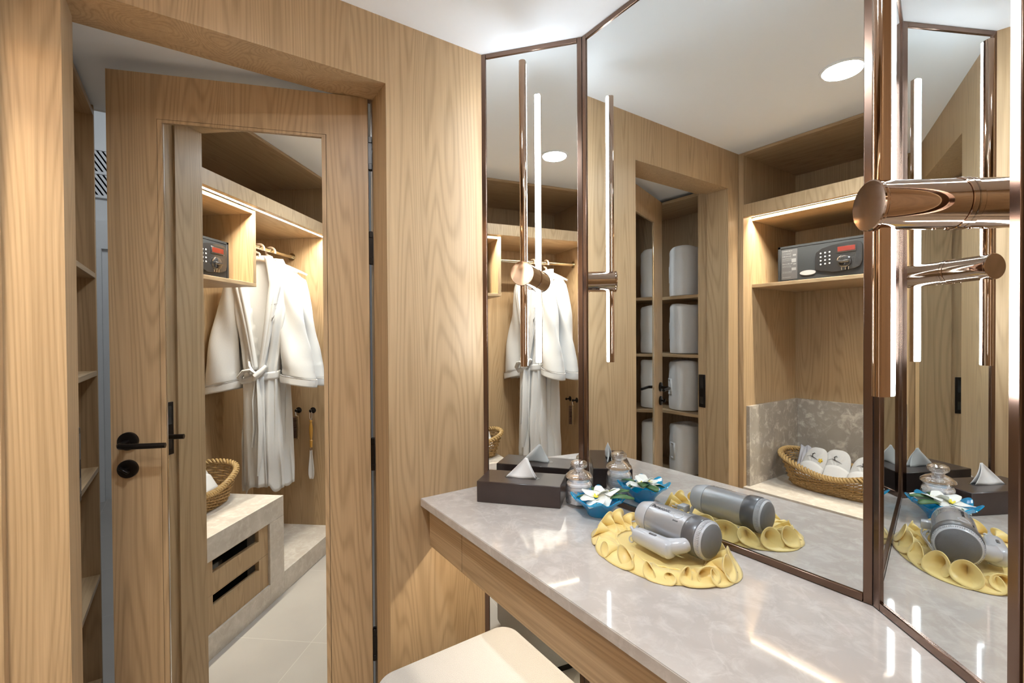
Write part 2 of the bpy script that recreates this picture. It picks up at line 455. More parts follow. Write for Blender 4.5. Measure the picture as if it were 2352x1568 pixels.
b = MB(); b.add([(GX1-0.0010, 0.0046, GZ0), (GX1-0.0026, 0.0057, GZ0), (GX1-0.0026, 0.0057, GZ1), (GX1-0.0010, 0.0046, GZ1), (GX1-0.0008, 0.0060, GZ0), (GX1-0.0008, 0.0060, GZ1)], [(0, 1, 2, 3), (0, 4, 5, 3), (1, 4, 5, 2), (0, 1, 4), (3, 2, 5)]); b.build('bevelled_edge', CHROME, door)
# lever handle
h = MB()
Mr = ident(0.684, 0, 1.0165) @ Matrix.Rotation(radians(90), 4, 'X')
h.lathe([(0.0, 0.009), (0.022, 0.009), (0.0262, 0.0075), (0.0268, 0.0), (0.0, 0.0)], 40, Mr)
ros = h.build('rose', BLACK, door)
h = MB()
h.tube([(0.684, 0, 1.0145), (0.684, -0.02, 1.0135), (0.6845, -0.046, 1.012), (0.679, -0.055, 1.0115), (0.667, -0.058, 1.011), (0.629, -0.0575, 1.0105), (0.567, -0.057, 1.0095)],
       [0.0085, 0.0085, 0.0085, 0.0085, 0.0082, 0.0082, 0.0078], 16)
h.build('door_lever', BLACK, door)
h = MB()
Mr = ident(0.6855, 0, 0.935) @ Matrix.Rotation(radians(90), 4, 'X')
h.lathe([(0.0, 0.009), (0.022, 0.009), (0.0262, 0.0075), (0.0268, 0.0), (0.0, 0.0)], 40, Mr)
kr = h.build('thumb_turn_rose', BLACK, door)
h = MB(); Mr = ident(0.6855, -0.009, 0.935) @ Matrix.Rotation(radians(90), 4, 'X') @ Matrix.Rotation(radians(35), 4, 'Z')
h.lathe([(0.006, 0), (0.006, 0.014), (0.0, 0.014)], 16, Mr); h.box(-0.014, 0.014, -0.0035, 0.0035, 0.010, 0.022, 0.0015, Mr)
h.build('thumb_turn', BLACK, kr)
for z0, z1 in ((1.870, 1.978), (1.559, 1.667), (0.876, 0.983), (0.24, 0.345)):
    h = MB(); h.box(-0.0125, 0.0, 0.004, 0.010, z0, z1, 0.001); h.box(-0.0125, -0.0015, 0.001, 0.022, z0, z0+0.02, 0.001); h.box(-0.0125, -0.0015, 0.001, 0.022, z1-0.02, z1, 0.001)
    h.tube([(-0.008, 0.016, z0+0.01), (-0.008, 0.016, z1-0.01)], 0.004, 10)
    h.build('hinge', BLACK, door)
# strike plate on the opposite jamb
b = MB(); ys = DO2-0.008
b.box(-0.180, -0.140, ys-0.001, ys+0.0035, 0.915, 1.098, 0.0015)
sp = tag(b.build('strike_plate', BLACK), 'black metal strike plate on the door jamb', 'strike plate')
b = MB(); b.box(-0.171, -0.150, ys+0.003, ys+0.0042, 1.02, 1.085); b.build('latch_hole', SAFE2, sp)
b = MB(); b.box(-0.171, -0.150, ys+0.003, ys+0.0042, 0.935, 0.975); b.build('bolt_hole', SAFE2, sp)

# ================================================================== MIRRORS
def mirror_panel(P, Q, label, left_post=True):
    d = (Q-P); L = d.length; d.normalize(); n = Vector((-d.y, d.x))   # n points behind the glass
    t = thing('wall_mirror', label, 'mirror', (P.x, P.y, 0), math.atan2(d.y, d.x), 'mirrors round the vanity')
    F = 0.0165
    for z0, z1, nm in ((ZC, H, 'mirror_glass'), (0.02, 0.776, 'lower_mirror_glass')):
        b = MB()
        b.box(F*0.8, L-F*0.8, 0.0045, 0.010, z0+0.004, z1-0.004); b.build(nm, MIRROR, t)
        b = MB()
        b.box(0.0002, F, 0, 0.018, z0+0.0005, z1-0.0005, 0.0012); b.box(L-F, L-0.0002, 0, 0.018, z0+0.0005, z1-0.0005, 0.0012)
        b.box(F, L-F, 0.0002, 0.018, z0+0.0005, z0+F, 0.0012); b.box(F, L-F, 0.0002, 0.018, z1-F, z1-0.0005, 0.0012)
        b.build('frame' if z0 > 0.5 else 'lower_frame', BRONZE, t)
    return t, L
mirror_panel(PA, PB_, 'narrow angled bronze-framed mirror between the oak wall and the large mirror')
mirror_panel(PB_, PC_, 'large central bronze-framed mirror behind the vanity counter')
mirror_panel(PC_, PD_, 'angled bronze-framed mirror at the right end of the counter')

# ================================================================== SCONCES
def sconce(P, Q, s, label):
    d = (Q-P); j = P+d*s; dn = d.normalized()
    t = thing('wall_sconce', label, 'wall light', (j.x, j.y, 0), math.atan2(dn.y, dn.x), 'copper sconces on the mirrors')
    zc, zt, zb = 1.5135, 2.178, 1.2226
    R = 0.0375; F0 = -0.0045    # glass plane
    # local -y points into the room
    def cyl(y0, y1, r, bev=0.001, n=64):
        m = MB(); Mx = ident(0, 0, zc) @ Matrix.Rotation(radians(90), 4, 'X')
        m.lathe([(0, -y0), (r-bev, -y0), (r, -y0+bev), (r, -y1-bev), (r-bev, -y1), (0, -y1)], n, Mx); return m
    cyl(0.0043, -0.004, R+0.0012).build('mounting_ring', COPPER, t)
    a = cyl(-0.004, -0.118, R-0.0006); a.build('arm', COPPER, t)
    cyl(-0.1175, -0.124, R+0.0006, 0.0015).build('end_cap', COPPER, t)
    for z, yy in ((zc+R, -0.012), (zc-R, -0.012), (zc-R, -0.030)):
        m = MB(); m.lathe([(0, 0), (0.0028, 0), (0.0025, 0.0012), (0, 0.0018)] if z > zc else [(0, 0), (0.0028, 0), (0.0025, -0.0012), (0, -0.0018)], 14, ident(0, yy, z-(0.0007 if z > zc else -0.0007)))
        m.build('screw', COPPER, t)
    yb = -0.104
    for z0, z1 in ((zb, zc-R+0.002), (zc+R-0.002, zt)):
        m = MB()
        pts = []
        wd = 0.0105
        for k in range(9):      # rounded front
            an = pi + pi*k/8
            pts.append((wd*cos(an), yb-0.004+0.0085*sin(an)))
        pts += [(wd, yb+0.006), (-wd, yb+0.006)]
        m.prism(pts, z0, z1); m.build('light_bar', COPPER, t)
        m = MB(); m.box(-0.0095, 0.0095, yb+0.006, yb+0.0145, z0+0.001, z1-0.001, 0.0025, seg=2); m.build('diffuser', TUBE_L, t)
    return t
sconce(PA, PB_, 0.5033, 'copper sconce with vertical light bar on the narrow angled mirror')
sconce(PC_, PD_, 0.636, 'large near copper sconce with vertical light bar at the right edge')

# ================================================================== DOWNLIGHT
for dx, dy, kk, lab in ((0.6625, -0.9138, 1.0, 'round recessed downlight in the white ceiling, seen in the mirrors'), (1.52, -0.93, 0.32, 'round recessed downlight in the ceiling near the right wall'), (-0.60, -0.80, 0.25, 'added unseen downlight in the low ceiling behind the oak door')):  # the last one is added, hidden by the door leaf, to brighten the towels
    t = thing('ceiling_downlight', lab, 'ceiling light', (dx, dy, H if dx > 0 else 2.15), 0, 'recessed downlights')
    b = MB(); b.lathe([(0.062, 0.0), (0.074, 0.0), (0.074, -0.004), (0.066, -0.006), (0.062, -0.003)], 48, closed=True); b.build('trim_ring', PAINT, t)
    b = MB(); b.lathe([(0, -0.002), (0.062, -0.002), (0.062, 0.0)], 48); b.build('lens', DOWN_L, t)
    ld = bpy.data.lights.new('downlight_lamp', 'AREA'); ld.energy = K_DOWN*kk; ld.shape = 'DISK'; ld.size = 0.12; ld.spread = radians(150); ld.color = (0.82, 0.92, 1.0)
    lo = bpy.data.objects.new('downlight_lamp', ld); COL.objects.link(lo); lo.parent = t; lo.location = (0, 0, -0.012)
# added lamp, out of view, that brightens the far room
t = thing('far_fill_lamp', 'added round ceiling lamp lighting the far room, out of view', 'ceiling light', (-2.4, -1.2, 3.2))
b = MB(); b.lathe([(0, -0.05), (0.15, -0.05), (0.18, 0.0)], 32); b.build('shade', WHITE, t)
ld = bpy.data.lights.new('hall_fill', 'POINT'); ld.energy = K_HALL; ld.color = (0.85, 0.92, 1.0); ld.shadow_soft_size = 0.15
lo = bpy.data.objects.new('hall_fill', ld); COL.objects.link(lo); lo.parent = t; lo.location = (0, 0, -0.25)

# ================================================================== VANITY
b = MB()
b.prism([(0.0008, -0.456), (1.799, -0.456), (1.799, -D3-0.0005), (D1+D2, -D3-0.0005), (D1, -0.0005), (C2, -0.0005), (0.0008, -C1-0.001)], 0.778, ZC)
bmesh.ops.bevel(b.bm, geom=[e for e in b.bm.edges if all(abs(v.co.y+0.456) < 1e-5 for v in e.verts) and abs(e.verts[0].co.z-e.verts[1].co.z) < 1e-5], offset=0.0015, segments=2, affect='EDGES')
tag(b.build('marble_countertop', MARBLE), 'polished beige marble vanity countertop under the mirrors', 'countertop')
t = thing('vanity_apron', 'oak drawer apron under the marble counter', 'drawer unit', (0, -0.436, 0.655))
b = MB(); b.box(0.022, 0.2345, 0, 0.02, 0.0, 0.112, 0.0008); b.build('end_panel', OAKX, t)
b = MB(); b.box(0.237, 1.25, 0, 0.02, 0.0, 0.112, 0.0008); b.build('drawer_front', OAKX, t)
b = MB(); b.box(1.2525, 1.799, 0, 0.02, 0.0, 0.112, 0.0008); b.build('drawer_front', OAKX, t)
b = MB(); b.box(0.001, 1.799, 0.021, 0.035, 0.0, 0.1225); b.build('rail', OAKX, t)
t = thing('counter_light_strip', 'warm LED strip hidden under the marble counter', 'light strip', (0, -0.29, 0.778))
b = MB(); b.box(0.02, 1.75, -0.008, 0.008, -0.009, -0.004); b.build('light_tape', UNDER_L, t)
b = MB(); b.box(0.018, 1.752, -0.010, 0.010, -0.004, -0.0003); b.build('channel', BRASS, t)

# stool
t = thing('upholstered_stool', 'square cream boucle stool tucked under the counter', 'stool', (0.43, -0.475, 0))
def rbox(m, hx, hy, z0, z1, r, rt_, n=10):
    # rounded box with soft top edge
    prof = [(-0.002, z0), (0, z0+0.004)] + [(0, z1-rt_)] + [(-rt_*(1-cos(a)), z1-rt_+rt_*sin(a)) for a in [pi/2*k/6 for k in range(1, 7)]]
    def ring(inset):
        pts = []
        rr = max(r+inset, 0.004)
        for cx, cy, a0 in ((hx-r, hy-r, 0), (-hx+r, hy-r, pi/2), (-hx+r, -hy+r, pi), (hx-r, -hy+r, 1.5*pi)):
            for k in range(n+1):
                a = a0+pi/2*k/n
                pts.append((cx+rr*cos(a), cy+rr*sin(a)))
        return pts
    rings = [ring(p[0]) for p in prof]
    vs = m.grid(lambda i, j: (rings[i][j][0], rings[i][j][1], prof[i][1]), len(prof), len(rings[0]), closev=True)
    m.cap(vs[0], True); m.cap(vs[-1])
b = MB(); rbox(b, 0.225, 0.215, 0.385, 0.452, 0.06, 0.03); b.build('seat_cushion', BOUCLE, t)
b = MB(); rbox(b, 0.222, 0.212, 0.04, 0.384, 0.06, 0.008); b.build('upholstered_base', BOUCLE, t)
b = MB(); rbox(b, 0.20, 0.19, 0.0, 0.04, 0.05, 0.002); b.build('plinth', BLACK, t)
b = MB()
def sr(k):
    n = 44; pts = []
    for cx, cy, a0 in ((0.225-0.06, 0.215-0.06, 0), (-0.165, 0.155, pi/2), (-0.165, -0.155, pi), (0.165, -0.155, 1.5*pi)):
        for q in range(9):
            a = a0+pi/2*q/8; pts.append((cx+0.06*cos(a), cy+0.06*sin(a), k))
    return pts
b.tube(sr(0.3845), 0.0035, 8, closed=True); b.build('piping', BOUCLE, t)

# ================================================================== COUNTER ITEMS
# tissue box
t = thing('tissue_box', 'dark brown tissue box in the corner of the counter', 'tissue box', (0.189, -0.191, ZC), radians(41.2))
b = MB(); 
b.box(-0.131, 0.131, -0.066, 0.066, 0.0, 0.066, 0.002)
b.build('box_body', DARKW, t)
b = MB()   # oval slot, slightly above the lid surface as a dark inlay with a rim
def stad(hx, r, n=12):
    return [(hx*s+r*cos(a), r*sin(a)) for s, a0 in ((1, -pi/2), (-1, pi/2)) for a in [a0+pi*k/n for k in range(n+1)]]
b.prism(stad(0.045, 0.013), 0.0655, 0.0664); b.build('slot', SAFE2, t)
b = MB()
def fold(i, j):
    u = i/14; v = j/10
    apex = (0.010, 0.006, 0.062)
    x = -0.054+0.100*u; base = (x, -0.006+0.003*sin(u*9), 0)
    k = v
    px = base[0]*(1-k)+(apex[0]+0.004*(u-0.5))*k
    py = base[1]*(1-k)+(apex[1])*k+0.006*sin(pi*k)*sin(u*5)
    pz = apex[2]*k
    return (px, py, 0.066+pz)
b.grid(fold, 15, 11)
b.grid(lambda i, j: (fold(i, j)[0]+0.004*(j/10), fold(i, j)[1]+0.014*(1-j/10), fold(i, j)[2]), 15, 11)
b.build('tissue', TISSUE, t, solid=0.0006, recalc=False)

# glass jar
t = thing('glass_jar', 'small lidded glass jar of cotton pads behind the blue bowl', 'jar', (0.335, -0.083, ZC))
b = MB(); b.lathe([(0, 0.0), (0.034, 0.0), (0.040, 0.006), (0.0415, 0.03), (0.0415, 0.055), (0.038, 0.068), (0.033, 0.075), (0.036, 0.080),
                   (0.0335, 0.080), (0.030, 0.075), (0.035, 0.067), (0.0385, 0.055), (0.0385, 0.03), (0.037, 0.010), (0.031, 0.006), (0, 0.006)], 48)
b.build('jar_body', GLASS, t)
b = MB(); b.lathe([(0, 0.0805), (0.030, 0.0805), (0.038, 0.082), (0.0415, 0.086), (0.040, 0.092), (0.030, 0.100), (0.018, 0.106), (0.0145, 0.109), (0.016, 0.112), (0.0235, 0.116), (0.0262, 0.123), (0.0240, 0.131), (0.016, 0.136), (0, 0.138),], 48)
b.lathe([(0.027, 0.083), (0.0385, 0.0865), (0.0375, 0.091), (0.028, 0.098), (0.016, 0.104), (0.011, 0.109), (0.0125, 0.113), (0.0205, 0.118), (0.023, 0.123), (0.021, 0.129), (0.013, 0.133), (0, 0.1345)], 48)
b.build('lid', GLASS, t)
b = MB()
for k in range(5):
    z = 0.008+k*0.0125
    b.lathe([(0, z), (0.033, z), (0.0365, z+0.003), (0.0365, z+0.009), (0.033, z+0.012), (0, z+0.012)], 32, wob=lambda a, i, k=k: 1+0.035*sin(5*a+k*2)+0.02*sin(11*a+k))
b.build('cotton_pads', TISSUE, t)

# blue glass bowl
BX, BY = 0.428, -0.093
t = thing('glass_bowl', 'blue glass flower-shaped bowl in front of the glass jar', 'bowl', (BX, BY, ZC))
def bw(a, i):
    k = i if i < 9 else 17-i
    f = max(0.0, (k-3)/5.0)
    return 1+0.10*f*cos(8*a)
b = MB()
outer = [(0.026, 0.0), (0.030, 0.001), (0.033, 0.006), (0.034, 0.012), (0.040, 0.020), (0.048, 0.029), (0.057, 0.038), (0.067, 0.047), (0.075, 0.053)]
inner = [(r-0.0025, z+0.0015) for r, z in outer[::-1]][:-1]+[(0.024, 0.008)]
prof = outer+inner
def bowlpt(i, j, n=96):
    r, z = prof[i]; a = 2*pi*j/n; k = i if i < 9 else 17-i
    f = max(0.0, (k-3)/5.0)
    return (r*(1+0.09*f*cos(8*a))*cos(a), r*(1+0.09*f*cos(8*a))*sin(a), z+0.008*f*f*cos(8*a))
vs = b.grid(bowlpt, len(prof), 96, closev=True); b.cap(vs[0], True); b.cap(vs[-1])
b.build('bowl_body', BLUEG, t)
def leafm(m, L, W, M):
    def fn(i, j):
        u = i/12; v = j/6-0.5
        wv = W*sin(pi*min(1, u*0.98+0.01))**0.8
        return (L*u, wv*v, 0.010*sin(pi*u)-0.25*W*abs(v)*abs(v)*2)
    m.grid(fn, 13, 7, M)
lf = thing('floating_leaves', 'dark green leaves under the white flowers in the blue bowl', 'leaves', (BX, BY, ZC+0.042))
for an, L, W, z, tilt in ((28, 0.092, 0.038, 0.004, -10), (52, 0.080, 0.034, 0.008, -14), (95, 0.056, 0.024, 0.002, -8), (150, 0.058, 0.022, 0.002, -12), (222, 0.050, 0.024, 0.0, -6), (318, 0.052, 0.026, 0.0, -4)):
    m = MB(); leafm(m, L, W, Matrix.Rotation(radians(an), 4, 'Z') @ Matrix.Rotation(radians(tilt), 4, 'Y') @ ident(0.012, 0, z)); m.build('leaf', LEAF, lf, solid=0.0008)
def plumeria(loc, rz, tx, sc, label):
    f = thing('plumeria_flower', label, 'flower', loc, rz, 'white flowers in the blue bowl')
    f.rotation_euler = (radians(tx[0]), radians(tx[1]), rz); f.scale = (sc, sc, sc)
    def pet(i, j, inner=False):
        u = i/10; v = j/8-0.5
        wv = 0.047*sin(pi*min(1, 0.08+0.74*u))**0.65
        x = 0.004+0.036*u; y = wv*v + 0.004*u
        z = 0.016*u**1.2 - 0.014*max(0, u-0.55)/0.45 + 0.008*v*(1+u)
        return (x, y, z)
    for k in range(5):
        m = MB(); m.grid(pet, 11, 9, Matrix.Rotation(2*pi*k/5, 4, 'Z')); m.build('petal', PETAL, f, solid=0.0012, subsurf=1)
    m = MB()
    for k in range(5):
        m.grid(lambda i, j: (0.001+0.007*i/4, 0.007*(j/4-0.5)*(1-0.5*i/4), 0.0022+0.0062*(i/4)**1.3+0.0008), 5, 5, Matrix.Rotation(2*pi*k/5, 4, 'Z'))
    m.build('flower_centre', PETALY, f, solid=0.0006)
    return f
plumeria((BX+0.006, BY-0.016, ZC+0.052), radians(20), (14, 6), 1.12, 'white plumeria nearest the viewer in the blue bowl')
plumeria((BX+0.010, BY+0.026, ZC+0.058), radians(55), (-16, -4), 1.0, 'white plumeria at the mirror side of the blue bowl')

# ruffled yellow mat
MX, MY = 0.676, -0.141
mat_ = thing('ruffled_mat', 'oval pale yellow ruffled cloth mat under the hair dryer', 'cloth mat', (MX, MY, ZC), radians(-3))
A_, B_ = 0.118, 0.080
b = MB(); b.grid(lambda i, j: (A_*max(i, 0.02)/8*cos(2*pi*j/72), B_*max(i, 0.02)/8*sin(2*pi*j/72), 0.004+0.0008*sin(i*2.0+j*0.7)), 9, 72, closev=True)
b.build('mat_centre', YELLOW, mat_, solid=0.002)
rr = random.Random(11)
NR = 19
amps = [rr.choice((0.35, 0.7, 1.0, 1.25, 1.5)) for _ in range(NR)]; wid = [rr.uniform(0.6, 1.5) for _ in range(NR)]; tw = sum(wid)
skw = [rr.uniform(-0.16, 0.16) for _ in range(NR)]
cum = [0]
for q in wid: cum.append(cum[-1]+q/tw)
def ruf(i, j, n=720, ni=15):
    t_ = j/n; k = max(q for q in range(NR) if cum[q] <= t_+1e-9); fr = (t_-cum[k])/(cum[k+1]-cum[k])
    a = 2*pi*t_; v = i/(ni-1)
    e = fr*fr*(3-2*fr); am = amps[k]*(1-e)+amps[(k+1) % NR]*e; sk = skw[k]*(1-e)+skw[(k+1) % NR]*e
    s1 = sin(2*pi*fr); c1_ = cos(2*pi*fr)
    bump_ = max(0.0, 0.5-0.5*c1_)**1.7            # narrow raised loop between flat scallops
    sway = v**1.4*(s1*0.20*am + 1.3*sk*bump_)
    reach = (0.064+0.006*am*c1_+0.010*noise.noise(Vector((cos(a)*2.1, sin(a)*2.1, 0.3))))*v
    lift = 0.034*am*bump_*v**0.75 + 0.010*sin(pi*v)*(0.6+0.4*c1_) + 0.0035*noise.noise(Vector((cos(a)*9, sin(a)*9, v*3)))*v
    roll = 0.012*max(0.0, v-0.75)/0.25*bump_
    aa = a+sway; ca, sa = cos(aa), sin(aa)
    return ((A_-0.004+reach-roll)*ca, (B_-0.004+(reach-roll)*0.92)*sa, max(0.0012, 0.0035+lift-0.002*v))
b = MB(); b.grid(ruf, 15, 720, closev=True); b.build('ruffle', YELLOW, mat_, solid=0.0016)
b = MB(); b.tube([(A_*0.985*cos(2*pi*k/90), B_*0.985*sin(2*pi*k/90), 0.0068+0.0012*sin(k*1.9)) for k in range(90)], 0.0022, 6, closed=True); b.build('gathered_seam', YELLOW, mat_)

# hair dryer: local x along the barrel, intake at +x
DX = thing('hair_dryer', 'silver grey hair dryer lying on the yellow mat', 'hair dryer', (0.700, -0.112, ZC+0.012), radians(-2))
AX = 0.0475
RB = Matrix.Translation((0, 0, AX)) @ Matrix.Rotation(radians(90), 4, 'Y')
b = MB(); b.lathe([(0.0, -0.060), (0.0392, -0.060), (0.0400, -0.058), (0.0405, 0.0), (0.0405, 0.048), (0.0, 0.048)], 64, RB); b.build('barrel', PLASTIC, DX)
b = MB(); b.lathe([(0.0, -0.088), (0.026, -0.088), (0.029, -0.100), (0.032, -0.097), (0.0385, -0.074), (0.0398, -0.0605), (0.0, -0.0605)], 64, RB); b.build('air_outlet', PLASTICW, DX)
b = MB(); b.lathe([(0.0, 0.0475), (0.0412, 0.0475), (0.0435, 0.052), (0.0445, 0.058), (0.0445, 0.078), (0.0430, 0.081), (0, 0.081)], 64, RB); b.build('dark_collar', PLASTICD, DX)
b = MB(); b.lathe([(0.0, 0.0805), (0.0415, 0.0805), (0.0425, 0.083), (0.0405, 0.094), (0.038, 0.097), (0.0, 0.097)], 64, RB)
for k in range(72):
    a = 2*pi*k/72; Mk = RB @ Matrix.Rotation(a, 4, 'Z'); b.box(0.0395, 0.0428, -0.0007, 0.0007, 0.084, 0.093, M=Mk)
b.build('ridged_ring', PLASTICW, DX)
b = MB(); b.lathe([(0.0375, 0.0965), (0.0360, 0.0995), (0.028, 0.1035), (0.015, 0.106), (0.0, 0.1066)], 56, RB); b.build('intake_grille', GRILL, DX)
# switch ring and lettering on top
b = MB(); b.tube([(0.022+0.012*cos(2*pi*k/32), -0.014+0.010*sin(2*pi*k/32), AX+math.sqrt(0.0405**2-(-0.014+0.010*sin(2*pi*k/32))**2)) for k in range(32)], 0.0007, 6, closed=True); b.build('cool_button', PLASTICW, DX)
def wrap_text(body, size, x, ang, nm):
    o = text_mesh(body, size, INK, nm, DX, Matrix.Identity(4), 0.0002)
    for v in o.data.vertices:
        a = ang + v.co.y/0.0408
        r = 0.0408+v.co.z
        v.co = Vector((x+v.co.x, r*sin(a)*1.0, AX+r*cos(a)))
    return o
wrap_text('Panasonic', 0.0135, -0.028, radians(-20), 'maker_lettering').rotation_euler = (0, 0, 0)
wrap_text('EH5287', 0.0045, 0.024, radians(-46), 'small_lettering')
# folded handle in front of the barrel
hy = -0.066
hz = 0.024
b = MB()
HPTS = [(-0.062, 0.012), (-0.059, 0.0165), (-0.048, 0.0185), (-0.02, 0.0195), (0.015, 0.0205), (0.030, 0.0215), (0.042, 0.0205), (0.047, 0.016), (0.049, 0.008)]
def hsec(i, j, n=28):
    x, r = HPTS[i]; a = 2*pi*j/n
    return (x, hy+r*1.02*math.copysign(abs(cos(a))**0.8, cos(a)), hz-0.003+r*0.95*math.copysign(abs(sin(a))**0.8, sin(a))+0.003)
vs = b.grid(hsec, len(HPTS), 28, closev=True); b.cap(vs[0], True); b.cap(vs[-1])
hd = b.build('folding_handle', PLASTICW, DX)
b = MB()   # neck joining handle and barrel
b.tube([(0.026, hy+0.004, hz+0.003), (0.044, hy+0.010, hz+0.006), (0.060, hy+0.022, hz+0.012), (0.066, hy+0.034, hz+0.018)], [0.017, 0.0175, 0.016, 0.014], 20)
b.build('handle_hinge', PLASTICW, DX)
b = MB(); Mx = basis(Vector((-0.006, hy-0.004, hz+0.0185)), Vector((1, 0, 0)), Vector((0, 1, 0.15)).normalized(), Vector((0, -0.15, 1)).normalized())
b.box(-0.010, 0.010, -0.003, 0.003, -0.001, 0.002, 0.001, Mx); b.build('slide_switch', PLASTICD, hd)
b = MB(); b.tube([(-0.060, hy, hz), (-0.074, hy+0.004, hz+0.004), (-0.086, hy+0.010, hz+0.006)], [0.007, 0.005, 0.0035], 12); b.build('cord_sleeve', PLASTICW, DX)
b = MB(); b.tube([(-0.066+0.007*cos(2*pi*k/20), hy-0.010+0.002*sin(2*pi*k/20), hz-0.012+0.007*sin(2*pi*k/20)) for k in range(20)], 0.0014, 8, closed=True); b.build('hanging_loop', PLASTICW, DX)
# cord loops and plug behind
b = MB()
for q in range(4):
    o_ = 0.005*q
    b.tube([(-0.086-0.006*sin(pi*k/24)*(1+0.3*q) if False else (-0.088+0.125*k/24), hy+0.014+0.010*sin(pi*k/24*1.1+0.2*q)+0.003*q-0.03*0, 0.006+0.0035*(q % 2)+0.004*sin(pi*k/24)) for k in range(25)], 0.0021, 8)
    b.tube([(-0.092+0.140*k/24, 0.036+0.012*sin(pi*k/24+0.3*q)+0.003*q, 0.008+0.004*(q % 2)+0.003*sin(pi*k/24)) for k in range(25)], 0.0021, 8)
for q in range(3):
    b.tube([(-0.088-(0.012+0.003*q)*sin(pi*k/16), hy+0.016+(0.036-hy-0.010)*k/16+0.002*q, 0.008+0.010*sin(pi*k/16)) for k in range(17)], 0.0021, 8)
b.build('power_cord', PLASTICW, DX)
b = MB(); b.box(-0.122, -0.098, 0.028, 0.058, 0.010, 0.030, 0.004, seg=2); pl_ = b.build('plug', PLASTICW, DX)
for yy in (0.036, 0.050):
    b = MB(); b.tube([(-0.122, yy, 0.020), (-0.142, yy, 0.020)], 0.0021, 10); b.build('prong', CHROME, pl_)

# ================================================================== CLOSET
t = thing('open_wardrobe', 'built-in oak wardrobe with lit shelf opposite the mirrors', 'wardrobe', (0, CE, 0), 0)
def cbox(name, x0, x1, y0, y1, z0, z1, mat=OAK, bev=0.0008, par=None):
    b = MB(); b.box(x0, x1, y0-CE, y1-CE, z0, z1, bev); return b.build(name, mat, par or t)
cbox('side_panel', 0.001, 0.028, CB, CE, 0.0, H-0.001)
cbox('side_panel', CX, CX+0.028, CB, CE, 0.0, H-0.001)
cbox('back_panel', 0.001, CX+0.028, CB-0.018, CB-0.0005, 0, H-0.001)
cbox('top_panel', 0.0285, CX-0.0005, CB, CE, H-0.016, H-0.001, OAKX)
cbox('fascia', 0.0285, CX-0.0005, CE-0.026, CE, 1.944, 2.011, OAK)
cbox('upper_shelf', 0.0285, CX-0.0005, CB, CE-0.0265, 1.958, 1.978, OAKX)
cbox('light_tape', 0.032, CX-0.003, CE-0.074, CE-0.058, 1.9553, 1.9563, STRIP_L)
ld = bpy.data.lights.new('strip_lamp', 'AREA'); ld.shape = 'RECTANGLE'; ld.size = 1.18; ld.size_y = 0.012; ld.energy = K_STRIP; ld.color = (1.0, 0.91, 0.76); ld.spread = radians(115)
lo = bpy.data.objects.new('strip_lamp', ld); COL.objects.link(lo); lo.parent = t; lo.location = (0.625, -0.067, 1.9540); lo.rotation_euler = (radians(-14), 0, 0)
cbox('tape_channel', 0.031, CX-0.002, CE-0.076, CE-0.056, 1.9564, 1.9579, BRASS)
# safe compartment hanging below the shelf
SB = thing('safe_compartment', 'open oak box shelf holding the black safe', 'box shelf', (0, CE, 0))
SF = -1.462
cbox('bottom_board', 0.0285, 0.572, CB, SF, 1.574, 1.592, OAKX, par=SB)
cbox('top_board', 0.0285, 0.550, CB, SF, 1.936, 1.954, OAKX, par=SB)
cbox('side_board', 0.5505, 0.572, CB, SF, 1.5925, 1.956, OAK, par=SB)
# rod
b = MB(); b.tube([(0.573, -1.665, 1.838), (CX-0.0005, -1.665, 1.838)], 0.0125, 20)
rod = tag(b.build('closet_rod', BRASS), 'satin metal hanging rod in the wardrobe', 'rod')
b = MB(); b.lathe([(0, 0), (0.024, 0), (0.024, 0.004), (0.018, 0.008), (0, 0.008)], 28, ident(CX-0.0085, -1.665, 1.838) @ Matrix.Rotation(radians(90), 4, 'Y')); b.build('rod_socket', BRASS, rod)
# marble splash, bench and step
b = MB(); b.box(0.0285, 0.047, CB+0.0005, -1.405, 0.505, 0.935, 0.0008); b.box(0.0475, 0.637, CB+0.0005, CB+0.018, 0.505, 0.935, 0.0008)
tag(b.build('marble_splashback', MARBLED), 'grey-beige marble splashback around the basket bench', 'splashback')
BF = -1.372
t = thing('marble_bench', 'beige marble bench with two oak drawers in the wardrobe', 'bench', (0, BF, 0))
def bbox(name, x0, x1, y0, y1, z0, z1, mat=MARBLE2, bev=0.0008, par=None):
    b = MB(); b.box(x0, x1, y0-BF, y1-BF, z0, z1, bev); return b.build(name, mat, par or t)
b = MB()
x0_, x1_ = 0.0285, 0.637
yb_ = CB+0.0005-BF
b.box(x0_, x1_, yb_, 0, 0.403, 0.5045, 0.001)
b.box(0.521, x1_, yb_, 0, 0.0, 0.4029, 0.0006); b.box(x0_, 0.1005, yb_, 0, 0.0, 0.4029, 0.0006); b.box(0.1007, 0.5208, yb_, 0, 0.0, 0.0985, 0.0006)
b.build('bench_body', MARBLE2, t)
def drawer(z0, z1, s0, s1):
    y1 = -0.010; y0 = -0.030
    b = MB(); b.box(0.102, 0.5195, y0, y1, z0, s0); b.box(0.102, 0.150, y0, y1, s0, s1); b.box(0.449, 0.5195, y0, y1, s0, s1); b.box(0.102, 0.5195, y0, y1, s1, z1)
    d_ = b.build('drawer', OAK, t)
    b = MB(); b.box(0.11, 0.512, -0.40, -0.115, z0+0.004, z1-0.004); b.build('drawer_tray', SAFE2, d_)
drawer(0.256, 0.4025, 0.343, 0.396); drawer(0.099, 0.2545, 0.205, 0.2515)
b = MB(); b.box(0.6375, CX-0.0005, CB+0.0005, BF, 0.0, 0.108, 0.001)
tag(b.build('marble_step', MARBLE2), 'low beige marble step right of the bench', 'step')

